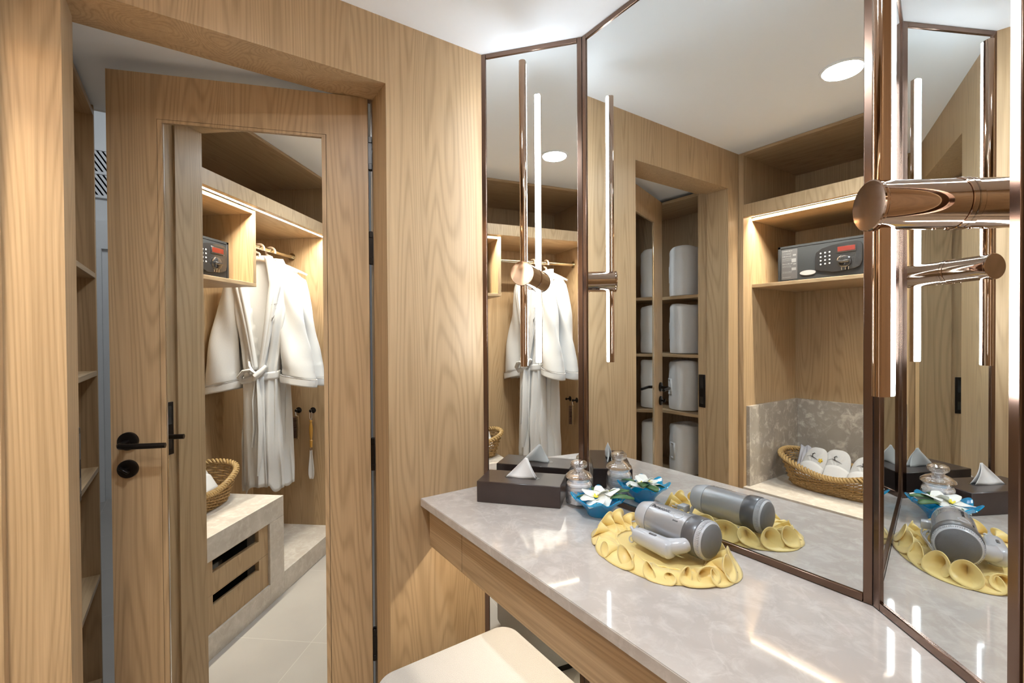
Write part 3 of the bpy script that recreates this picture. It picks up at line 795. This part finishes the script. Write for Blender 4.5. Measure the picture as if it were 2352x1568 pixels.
# safe
t = thing('hotel_safe', 'black electronic safe with keypad and red display in the box shelf', 'safe', (0.112, -1.572, 1.5925))
W_, Hs, Dp = 0.410, 0.197, 0.30
b = MB(); b.box(0, W_, -Dp, -0.004, 0, Hs, 0.002)
b.box(0, W_, -0.006, 0, 0, 0.012, 0.0012); b.box(0, W_, -0.006, 0, Hs-0.012, Hs, 0.0012); b.box(0, 0.014, -0.006, 0, 0, Hs, 0.0012); b.box(W_-0.014, W_, -0.006, 0, 0, Hs, 0.0012)
b.build('safe_body', SAFE, t)
b = MB(); b.box(0.0155, W_-0.0155, -0.004, -0.0015, 0.0135, Hs-0.0135, 0.001); b.build('safe_door', SAFE, t)
# facing +y: local x grows to the viewer's left when faced, the mirrors show it unreversed
b = MB()
pts = [(0.185, 0.055), (0.185, 0.115), (0.190, 0.140), (0.215, 0.158), (0.26, 0.168), (0.32, 0.174), (0.365, 0.174), (0.383, 0.168), (0.390, 0.150), (0.390, 0.075), (0.380, 0.052), (0.355, 0.042), (0.30, 0.036), (0.262, 0.034), (0.245, 0.042), (0.215, 0.044)]
MF = Matrix(((1, 0, 0, 0), (0, 0, -1, 0), (0, 1, 0, 0), (0, 0, 0, 1)))   # (x,z,depth)->(x,-depth,z)
b.prism(pts, -0.006, 0.002, MF); bmesh.ops.bevel(b.bm, geom=b.bm.edges[:], offset=0.0012, segments=1, affect='EDGES'); kp = b.build('control_panel', SAFE2, t)
pts2 = [(0.205+ (p[0]-0.185)*0.9, 0.048+(p[1]-0.034)*0.93) for p in pts]
for r_ in range(4):
    for c_ in range(3):
        b = MB(); x = 0.212+c_*0.020+r_*0.0; z = 0.078+r_*0.0185+c_*0.001
        b.lathe([(0, 0), (0.0042, 0), (0.0036, 0.002), (0, 0.0024)], 12, ident(x, 0.0055, z) @ Matrix.Rotation(radians(-90), 4, 'X')); b.build('key', KEYM, kp)
b = MB(); b.box(0.282, 0.368, 0.005, 0.009, 0.124, 0.160, 0.003); b.build('display_bezel', SAFE2, kp)
b = MB(); b.box(0.288, 0.362, 0.0085, 0.0096, 0.131, 0.154, 0.0005); b.build('display', DISPLAY, kp)
b = MB(); b.lathe([(0, 0), (0.030, 0), (0.028, 0.008), (0.020, 0.012), (0, 0.013)], 32, ident(0.318, 0.005, 0.080) @ Matrix.Rotation(radians(-90), 4, 'X')); b.box(0.293, 0.343, 0.016, 0.026, 0.074, 0.086, 0.003); b.build('turn_knob', SAFE2, kp)
b = MB(); b.tube([(0.318-0.031*cos(a), 0.012, 0.080+0.031*sin(a)) for a in [radians(q) for q in range(15, 75, 6)]], [0.0008, 0.002, 0.003, 0.0035, 0.004, 0.0036, 0.003, 0.002, 0.0014, 0.0008], 8); b.build('knob_highlight_rim', CHROME, kp)
for k, dx in enumerate((-0.016, 0.0, 0.014)):
    b = MB(); b.box(0.320+dx-0.0012, 0.320+dx+0.0012, 0.0045, 0.0062, 0.040, 0.055-0.004*(k == 1), 0.0004); b.build('dial_mark', CHROME, kp)
b = MB(); 
el = [(0.150+0.038*cos(2*pi*k/40), 0.045+0.0125*sin(2*pi*k/40)) for k in range(40)]
b.prism(el, -0.003, 0.0005, MF); lg = b.build('oval_badge', BADGE, t)
b = MB()
for k in range(7): b.box(0.134+k*0.0052, 0.1375+k*0.0052, 0.0005, 0.0010, 0.0425-(k % 3)*0.0006, 0.048+(k % 2)*0.0012)
b.build('badge_lettering', SAFE2, lg)
b = MB(); b.box(0.018, 0.098, -0.003, -0.0009, 0.020, 0.178); lb = b.build('instruction_label', SAFE3, t)
b = MB()
rl = random.Random(5)
for z, h_ in ((0.168, 0.004), (0.158, 0.002), (0.152, 0.002), (0.140, 0.005), (0.131, 0.002), (0.126, 0.002), (0.119, 0.002), (0.100, 0.005), (0.091, 0.002), (0.085, 0.002), (0.060, 0.002), (0.054, 0.002), (0.030, 0.003)):
    x = 0.024
    while x < 0.066:
        l_ = rl.uniform(0.003, 0.008); b.box(x, x+l_, -0.0009, -0.0005, z, z+h_*rl.uniform(0.6, 1)); x += l_+0.0022
b.build('printed_lines', MARKS, lb)
b = MB(); b.box(0.070, 0.092, -0.0009, -0.0004, 0.108, 0.128); b.box(0.070, 0.092, -0.0009, -0.0004, 0.066, 0.080); b.box(0.076, 0.092, -0.0009, -0.0004, 0.142, 0.150); b.box(0.078, 0.092, -0.0009, -0.0004, 0.096, 0.101); b.build('printed_pictograms', MARKS, lb)

# wardrobe hooks on the right side
HOOKS = []
for i, (y, lab) in enumerate(((-1.728, 'black wall hook left bare beside the bathrobes'), (-1.632, 'black wall hook holding the clothes brush'), (-1.535, 'black wall hook holding the long shoehorn'))):
    b = MB(); Mh = ident(CX-0.0005, y, 0.850) @ Matrix.Rotation(radians(-90), 4, 'Y')
    b.lathe([(0, 0), (0.019, 0), (0.019, 0.003), (0.013, 0.006), (0.006, 0.010), (0.005, 0.024), (0.009, 0.029), (0.010, 0.034), (0.007, 0.038), (0, 0.039)], 32, Mh)
    tag(b.build('wall_hook', BLACK), lab, 'hook', 'hooks in the wardrobe')
# clothes brush
t = thing('clothes_brush', 'small wooden clothes brush hanging from the middle hook', 'brush', (CX-0.038, -1.632, 0.836), radians(38))
b = MB()
def brs(i, j):
    u = i/12; a = 2*pi*j/16; L = 0.145; wv = 0.034*sin(pi*(0.18+0.64*u))**0.5
    return (0.007*sin(a)+0.004, wv*cos(a)+0.004, -0.018-L*u)
vs = b.grid(brs, 13, 16, closev=True); b.cap(vs[0]); b.cap(vs[-1], True); b.build('brush_back', BRUSHW, t)
b = MB()
for i in range(17):
    z = -0.028-0.0078*i
    for k in range(3): b.box(-0.0235, -0.002, -0.020+0.014*k, -0.010+0.014*k, z-0.0026, z+0.0026, 0.001)
b.build('bristles', BRISTLE, t)
b = MB(); b.tube([(0.002, 0.002, -0.020), (0.000, 0.006, -0.006), (-0.002, 0.004, 0.006), (-0.002, -0.003, 0.008), (0.000, -0.005, -0.004), (0.002, 0.0, -0.020)], 0.0012, 8); b.build('hanging_cord', TISSUE, t)
# shoehorn
t = thing('shoehorn', 'long shoehorn with golden wooden handle hanging from the right hook', 'shoehorn', (CX-0.030, -1.535, 0.842), 0)
b = MB(); b.lathe([(0, -0.050), (0.008, -0.052), (0.010, -0.058), (0.006, -0.064), (0.008, -0.075), (0.0115, -0.105), (0.0105, -0.135), (0.0075, -0.165), (0.006, -0.176), (0.010, -0.180), (0.010, -0.184), (0.0085, -0.190), (0.008, -0.225), (0.0, -0.226)], 24); b.build('wooden_handle', HWOOD, t)
b = MB(); b.lathe([(0, -0.224), (0.0065, -0.224), (0.006, -0.244), (0, -0.244)], 16); b.build('ferrule', COPPER, t)
b = MB(); b.grid(lambda i, j: (0.006*(1-((j-5)/5)**2)-0.003, (0.0075+0.0115*sin(pi*min(1, (i/16))*0.62)**1.6*(1 if i < 14 else (0.92 if i == 14 else (0.72 if i == 15 else 0.35))))*(j-5)/5, -0.243-0.185*i/16), 17, 11); b.build('horn_blade', HORN, t, solid=0.003)
b = MB(); b.tube([(0, -0.001, -0.052), (0, -0.008, -0.035), (-0.001, -0.006, 0.004), (-0.002, 0.002, 0.010), (-0.001, 0.008, 0.002), (0, 0.007, -0.034), (0, 0.001, -0.052)], 0.0011, 8); b.build('hanging_cord', TISSUE, t)

# hangers and bathrobes ----------------------------------------------------
def make_hanger(loc, rz, label):
    h_ = thing('coat_hanger', label, 'hanger', loc, rz, 'hangers on the wardrobe rod')
    # local x lateral, z=0 at the rod centre
    m = MB(); hp = [(0.0*k, 0, 0) for k in range(0)]
    R_ = 0.026
    hp = [(R_*cos(a), 0, R_*sin(a)) for a in [radians(q) for q in range(200, -100, -15)]]
    hp += [(-0.002, 0, -0.032), (0.0, 0, -0.044), (0.0, 0, -0.068)]
    m.tube([(p[0], p[1], p[2]) for p in hp], [0.0062]*len(hp), 12); m.build('hook', HANGER, h_)
    m = MB(); pp = []
    for k in range(21):
        u = k/10-1; pp.append((0.205*u, 0.012*abs(u)**2, -0.060-0.075*abs(u)**1.35))
    m.tube(pp, [0.006+0.007*(1-abs(k/10-1)) for k in range(21)], 12); m.build('shoulder_bar', HANGER, h_)
    return h_
def fnoise(x, y, z, s): return noise.noise(Vector((x*s, y*s, z*s)))
def make_robe(loc, rz, label):
    """local x lateral (shoulder line), local -y is the front, z measured from the rod centre"""
    R = thing('bathrobe', label, 'bathrobe', loc, rz, 'white bathrobes in the wardrobe')
    top, waist, hem = -0.055, -0.72, -1.365
    NZ, NA = 70, 96
    def hw(z):     # half width
        if z > -0.19: return 0.045+0.140*min(1, max(0, (top-z)/0.135))**0.85
        if z > waist: k = (z+0.19)/(waist+0.19); return 0.180-0.092*k**0.8
        k = (z-waist)/(hem-waist); return 0.088+0.016*k
    def hd(z):
        if z > -0.19: return 0.026+0.037*min(1, (top-z)/0.135)
        if z > waist: k = (z+0.19)/(waist+0.19); return 0.063-0.012*k
        k = (z-waist)/(hem-waist); return 0.051+0.030*k
    def body(i, j):
        z = top+(hem-top)*(i/(NZ-1)); a = 2*pi*j/NA
        x = hw(z)*math.copysign(abs(cos(a))**0.85, cos(a)); y = hd(z)*math.copysign(abs(sin(a))**0.8, sin(a))
        k = max(0, (waist-z)/(waist-hem)) if z < waist else 0.0
        f1 = 0.015*k*sin(7*a+1.5*sin(z*3))+0.006*sin(11*a+z*4)*min(1, (top-z)*2.5)
        y += f1*(1 if sin(a) < 0 else 0.6); x += 0.010*k*cos(5*a+z*5)
        y += 0.012*fnoise(x, 0, z, 6)
        if y < 0 and z > waist+0.02:     # open V: the cloth between the lapels is the inside of the back
            uu = 1-(z-waist)/(top-waist); vw = 0.008+(1-uu)*(0.035+0.26*min(uu, 0.25))
            if abs(x) < vw: y = y*0.05+0.020
        if k > 0.85: z += 0.020*sin(3*a+0.6)+0.012*sin(8*a)
        return (x, y, z)
    m = MB(); vs = m.grid(body, NZ, NA, closev=True); m.build('robe_body', COTTON2, R, solid=0.003, recalc=False)
    # front overlap panel of the skirt
    m = MB()
    def flap(i, j):
        u = i/30; v = j/16
        z = waist-0.01+(hem+0.03-waist)*u
        x = -0.030-0.02*u+(0.110+0.012*u)*v
        y = -(0.058+0.030*u)-0.014*sin(pi*v)-0.010*sin(5.0*v*pi+u*3)*u
        z += 0.085*max(0, v-0.55)*u*u*0.4
        return (x, y, z)
    m.grid(flap, 31, 17); m.build('skirt_flap', COTTON2, R, solid=0.004, recalc=False)
    # lapels
    for s in (-1, 1):
        for q, (off_, w_) in enumerate(((0.0, 0.024), (0.032, 0.020))):
            m = MB()
            def lap(i, j, s=s, off_=off_, w_=w_):
                u = i/34; v = j/8-0.5
                z = -0.048+(waist+0.03-(-0.048))*u
                xc = s*(0.012+(1-u)*(0.033+0.25*min(u, 0.25))+off_*(1-0.75*u)*min(1, 0.35+u*3))
                yy = -hd(z)*math.sqrt(max(0.05, 1-(abs(xc)/max(hw(z), 0.09))**2))*0.95-0.010-0.010*cos(pi*v)
                ww = w_*(1.1-0.45*u)
                return (xc+s*ww*v*1.4, yy-0.004*sin(6*u+2*v), z)
            m.grid(lap, 35, 9); m.build('lapel', COTTON2, R, solid=0.006, recalc=False)
    m = MB()  # collar round the neck
    m.grid(lambda i, j: (0.052*cos(pi*i/20), 0.030*sin(pi*i/20)+0.004, -0.045-0.045*j/5+0.012*sin(pi*i/20)), 21, 6); m.build('collar', COTTON2, R, solid=0.009, recalc=False)
    # sleeves
    for s, cz, cx_, cy in ((-1, -0.745, 0.212, 0.0), (1, -0.775, 0.236, -0.005)):
        m = MB(); nS = 40
        def slv(i, j, s=s, cz=cz, cx_=cx_, cy=cy):
            u = i/(nS-1); a = 2*pi*j/40
            c = Vector((s*(0.140+(cx_-0.155)*u**0.8), cy*u, -0.150+(cz+0.150)*u))
            wd = 0.046+0.046*u; dp = 0.036+0.016*u
            k = 1+0.06*sin(3*a+5*u)+0.05*fnoise(cos(a), sin(a), u*4+s, 1.3)
            x = c.x+wd*cos(a)*k; y = c.y+dp*sin(a)*k+0.008*sin(9*u+2*a)
            z = c.z+0.055*(1-u)**3*(0.35-0.65*s*cos(a)) + (0.018*(-s*cos(a)) if u > 0.9 else 0)
            return (x, y, z)
        m.grid(slv, nS, 40, closev=True)
        m.build('sleeve', COTTON2, R, solid=0.003, recalc=False)
        cxx = s*(0.140+(cx_-0.155))
        m = MB()
        def cuff(i, j, s=s, cz=cz, cxx=cxx, cy=cy):
            v = i/6; a = 2*pi*j/40
            return (cxx+(0.099+0.002*sin(pi*v))*cos(a)*(1+0.03*sin(3*a)), cy+0.056*sin(a)*(1+0.05*sin(2*a+1)), cz+0.018*(-s*cos(a))+0.004-0.045*v)
        m.grid(cuff, 7, 40, closev=True); cf = m.build('cuff', COTTON2, R, solid=0.006, recalc=False)
        m = MB(); m.tube([(cxx+0.102*cos(2*pi*j/40)*(1+0.03*sin(6*pi*j/40)), cy+0.0595*sin(2*pi*j/40)*(1+0.05*sin(4*pi*j/40+1)), cz+0.018*(-s*cos(2*pi*j/40))+0.0025) for j in range(40)], 0.0013, 6, closed=True)
        m.build('stitching', STITCH, cf)
    # belt: band, knot, loop, tails
    m = MB()
    m.grid(lambda i, j: ((hw(waist)+0.006)*cos(2*pi*j/64), (hd(waist)+0.010)*sin(2*pi*j/64), waist+0.022-0.044*i/4+0.01*sin(2*pi*j/64)), 5, 64, closev=True)
    m.build('belt', COTTON2, R, solid=0.005, recalc=False)
    m = MB()
    yk = -0.078
    m.tube([(-0.045, yk+0.014, waist+0.050), (-0.020, yk, waist+0.018), (0.004, yk-0.006, waist-0.004), (0.016, yk+0.002, waist-0.030)], [0.015, 0.023, 0.027, 0.015], 14, flat=0.7)
    m.tube([(0.000, yk-0.004, waist+0.004), (0.030, yk-0.010, waist+0.030), (0.066, yk-0.010, waist+0.022), (0.092, yk-0.004, waist-0.010), (0.078, yk+0.002, waist-0.034), (0.040, yk+0.002, waist-0.026), (0.006, yk, waist-0.008)], [0.014, 0.019, 0.018, 0.016, 0.017, 0.017, 0.013], 12, flat=0.5)
    m.tube([(0.010, yk, waist), (0.038, yk-0.004, waist+0.050), (0.044, yk+0.006, waist+0.075)], [0.012, 0.013, 0.008], 12, flat=0.6)
    m.build('belt_knot', COTTON2, R)
    m = MB()
    m.tube([(-0.004, yk-0.004, waist-0.02), (-0.014, yk-0.012, waist-0.12), (-0.024, yk-0.024, waist-0.30), (-0.020, yk-0.034, waist-0.48), (-0.012, yk-0.036, waist-0.555)], [0.014, 0.024, 0.028, 0.025, 0.013], 12, flat=0.35)
    m.tube([(0.006, yk, waist-0.02), (0.018, yk-0.008, waist-0.14), (0.010, yk-0.018, waist-0.30), (0.020, yk-0.026, waist-0.40)], [0.010, 0.016, 0.017, 0.010], 12, flat=0.35)
    m.build('belt_tails', COTTON2, R)
    # pocket seam and chest embroidery
    m = MB()
    m.tube([(-0.110+0.008*k, -0.069, -0.318-0.0016*k) for k in range(7)], 0.0012, 6)
    m.build('pocket_stitching', STITCH, R)
    m = MB(); m.tube([(-0.094, -0.070, -0.384), (-0.088, -0.071, -0.396), (-0.083, -0.071, -0.402), (-0.078, -0.070, -0.418)], [0.001, 0.004, 0.0045, 0.0012], 8)
    m.build('chest_embroidery', STITCH, R)
    return R
rzr = radians(-90-14)      # front turned towards -x, a little towards the mirrors
# shoulder line runs along y; front faces -x
make_hanger((0.895, -1.665, 1.831), rzr, 'blond wooden hanger carrying the front bathrobe')
make_robe((0.895, -1.655, 1.830), rzr, 'white bathrobe tied at the waist, nearer the safe')
make_hanger((1.000, -1.665, 1.831), rzr, 'blond wooden hanger carrying the rear bathrobe')
make_robe((1.000, -1.655, 1.830), rzr, 'white bathrobe hanging behind the front one, beside the wall hooks')

# basket with slippers -------------------------------------------------------
KX, KY = 0.366, -1.735
t = thing('wicker_basket', 'oval woven wicker basket on the marble bench', 'basket', (KX, KY, 0.5045))
def orad(a, hx, hy_, p=2.6):
    c, s = abs(cos(a)), abs(sin(a)); return 1/((c/hx)**p+(s/hy_)**p)**(1/p)
def rimh(a): return 0.088+0.070*abs(cos(a))**2.2
def bpt(a, k, off_=0.0):
    hx = 0.245+0.050*k; hy_ = 0.148+0.030*k
    r = orad(a, hx, hy_)+off_
    return (r*cos(a), r*sin(a), 0.004+rimh(a)*k)
rows = 13; NSEG = 280; NST = 40
b = MB()
for q in range(rows):
    k = (q+0.4)/rows
    b.tube([bpt(2*pi*j/NSEG, k, 0.0058*sin(NST/2*2*pi*j/NSEG+pi*q)) for j in range(NSEG)], 0.0037, 6, closed=True, flat=0.9)
b.build('woven_wall', WICK, t)
b = MB()
for q in range(NST):
    a = 2*pi*(q+0.5)/NST
    b.tube([bpt(a, k/6) for k in range(7)], 0.0026, 6)
b.build('stakes', WICK, t)
b = MB()
for ph in range(3):
    b.tube([(lambda a: (lambda p, r_: (p[0]*(1+r_[0]/0.25), p[1]*(1+r_[0]/0.16), p[2]+r_[1]))(bpt(a, 1.0), (0.0080*cos(30*a+ph*2*pi/3), 0.0095*sin(30*a+ph*2*pi/3))))(2*pi*j/480) for j in range(480)], 0.0060, 7, closed=True)
b.build('braided_rim', WICK2, t)
b = MB(); b.prism([(orad(2*pi*j/60, 0.243, 0.146)*cos(2*pi*j/60), orad(2*pi*j/60, 0.243, 0.146)*sin(2*pi*j/60)) for j in range(60)], 0.0, 0.008); b.build('base', WICK, t)

def slipper_pack(loc, rz, tilt, label, flower):
    s_ = thing('slipper_pack', label, 'slippers', loc, rz, 'wrapped white slippers in the basket')
    s_.rotation_euler = (radians(tilt), 0, rz); s_.scale = (1.12, 1.1, 1.18)
    m = MB()
    def pad(i, j, z0=0.0, hx=0.056, hz=0.165, th_=0.017):
        u = i/20; a = 2*pi*j/36
        return (0, 0, 0)
    # arched pillow: outline in x/z, thickness in y
    def outl(a):
        c, s2 = cos(a), sin(a)
        x = 0.057*math.copysign(abs(c)**0.7, c); z = 0.085+0.085*math.copysign(abs(s2)**(0.75 if s2 > 0 else 0.45), s2)
        return x, z
    nr = 8; na = 48
    def shell(side):
        def fn(i, j):
            k = i/(nr-1); a = 2*pi*j/na; x, z = outl(a)
            cx0, cz0 = 0, 0.08
            th_ = 0.016*(1-k**2.5)**0.5+0.001
            return (x*k, side*th_+0.0015*sin(8*a)*k*(1-k)*4, cz0+(z-cz0)*k)
        return fn
    m.grid(shell(-1), nr, na, closev=True); m.grid(shell(1), nr, na, closev=True)
    bmesh.ops.remove_doubles(m.bm, verts=m.bm.verts[:], dist=0.0005)
    m.build('slipper_sole', COTTON2, s_)
    m = MB()   # vamp strap across the lower half
    m.grid(lambda i, j: (0.058*(i/12*2-1), 0.018*math.sqrt(max(0, 1-(i/12*2-1)**2))+0.004, 0.012+0.058*j/6+0.020*(1-(i/12*2-1)**2)*j/6), 13, 7)
    m.build('slipper_strap', COTTON, s_, solid=0.004, recalc=False)
    m = MB()   # embroidered figure
    m.tube([(-0.030, 0.0185, 0.112), (-0.016, 0.0195, 0.118), (0.0, 0.020, 0.113), (0.014, 0.0195, 0.108), (0.026, 0.0185, 0.102)], [0.0006, 0.0011, 0.0014, 0.0010, 0.0005], 6)
    m.tube([(-0.004, 0.0205, 0.116), (-0.008, 0.0205, 0.128), (0.000, 0.020, 0.134), (0.004, 0.0205, 0.130)], [0.0016, 0.0022, 0.0016, 0.0008], 6)
    m.build('embroidered_figure', INK, s_)
    if flower:
        m = MB()
        for k in range(5): m.tube([(0.036, 0.017, 0.104), (0.036+0.010*cos(2*pi*k/5), 0.017, 0.104+0.010*sin(2*pi*k/5))], [0.0022, 0.0034], 6)
        m.build('embroidered_flower', YEL, s_)
    return s_
for x, y, z, rz, tl, lab, fl in ((0.205, -1.690, 0.524, 10, 34, 'white slippers nearest the splashback in the wicker basket', True),
                                 (0.322, -1.712, 0.520, -4, 30, 'white slippers second from the splashback in the basket', False),
                                 (0.442, -1.690, 0.520, 6, 36, 'white slippers third from the splashback in the basket', True),
                                 (0.556, -1.712, 0.524, -8, 32, 'white slippers at the basket end nearest the bathrobes', False)):
    slipper_pack((x, y, z), radians(rz), tl, lab, fl)
tb = MB()
tb.grid(lambda i, j: (0.128+0.055*i/10, -1.715-0.085*j/8+0.003*sin(i*1.9), 0.535+0.155*j/8+0.006*sin(i*0.9+j)), 11, 9)
tag(tb.build('plastic_wrap', plain('grey_film', (0.42, 0.42, 0.46), 0.25), None, solid=0.0008, recalc=False), 'crumpled grey plastic wrapping beside the first slippers in the basket', 'wrapping')

# ================================================================== TOWEL SHELVES beyond the door
t = thing('towel_shelves', 'open oak shelf unit with towels beyond the door', 'shelf unit', (-0.19, -1.33, 0))
def tbox(name, x0, x1, y0, y1, z0, z1, mat=OAK):
    b = MB(); b.box(x0+0.19, x1+0.19, y0+1.33, y1+1.33, z0, z1, 0.0008); return b.build(name, mat, t)
tbox('side_panel', -0.84, -0.822, -1.665, -1.33, 0, 2.148); tbox('side_panel', -0.208, -0.190, -1.665, -1.33, 0, 2.148)
tbox('back_panel', -0.822, -0.208, -1.665, -1.655, 0, 2.148)
tbox('top_panel', -0.822, -0.208, -1.655, -1.33, 2.112, 2.130, OAKX)
SHZ = (0.475, 0.862, 1.205, 1.552, 0.10)
for z in SHZ: tbox('shelf', -0.822, -0.208, -1.655, -1.331, z-0.018, z, OAKX)
def towel(loc, rz, label, seed):
    T = thing('rolled_towel', label, 'towel', loc, rz, 'rolled white towels on the oak shelves')
    rn = random.Random(seed); ph = rn.uniform(0, 6)
    hgt = 0.298; R_ = 0.092
    def wob(a, z): return 1+0.030*sin(3*a+ph)+0.018*sin(6*a+ph*2)+0.012*fnoise(cos(a), sin(a), z*6+seed, 1.4)
    prof = [(0.90, 0.001), (0.985, 0.006), (1.0, 0.02)]+[(1.0+0.012*sin(k), 0.02+(hgt-0.045)*k/12) for k in range(1, 12)]+[(1.0, hgt-0.02), (0.97, hgt-0.007), (0.90, hgt)]
    m = MB()
    def fn(i, j):
        r, z = prof[i]; a = 2*pi*j/64; k = R_*r*wob(a, z)
        return (k*cos(a), k*sin(a), z+(0.005*sin(2*a+ph) if z > 0.1 else 0))
    vs = m.grid(fn, len(prof), 64, closev=True); m.cap(vs[0], True)
    # spiral top
    def top_(i, j):
        a = 2*pi*j/64; r = R_*0.90*(1-i/10)*wob(a, hgt); return (r*cos(a), r*sin(a), hgt+0.005*sin(2*a+ph)*(1-i/10)-0.004*(1+sin(9*(1-i/10)*3+a))*min(1, i/2))
    m.grid(top_, 11, 64, closev=True)
    bmesh.ops.remove_doubles(m.bm, verts=m.bm.verts[:], dist=1e-5)
    m.build('towel_roll', COTTON, T)
    m = MB()   # woven frame motif on the front
    aw = 0.30
    def fr(a0, a1, z0, z1):
        m.grid(lambda i, j: ((R_*1.015*wob(a0+(a1-a0)*i/6, z0))*cos(a0+(a1-a0)*i/6), (R_*1.015*wob(a0+(a1-a0)*i/6, z0))*sin(a0+(a1-a0)*i/6), z0+(z1-z0)*j/2), 7, 3)
    ac = pi*0.62; z0, z1 = 0.09, 0.19
    fr(ac-aw, ac+aw, z0, z0+0.012); fr(ac-aw, ac+aw, z1-0.012, z1); fr(ac-aw, ac-aw+0.13, z0, z1); fr(ac+aw-0.13, ac+aw, z0, z1)
    m.build('woven_motif', COTTON, T, solid=0.004, recalc=False)
    return T
for i, (z, lab) in enumerate(((0.475, 'rolled white bath towel on the lowest seen oak shelf'), (0.862, 'rolled white bath towel on the oak shelf at door handle height'), (1.205, 'rolled white bath towel on the third shelf up, under the top one'), (1.552, 'rolled white bath towel on the highest used oak shelf'))):
    towel((-0.378, -1.445, z+0.0005), 0.35*i, lab, i)
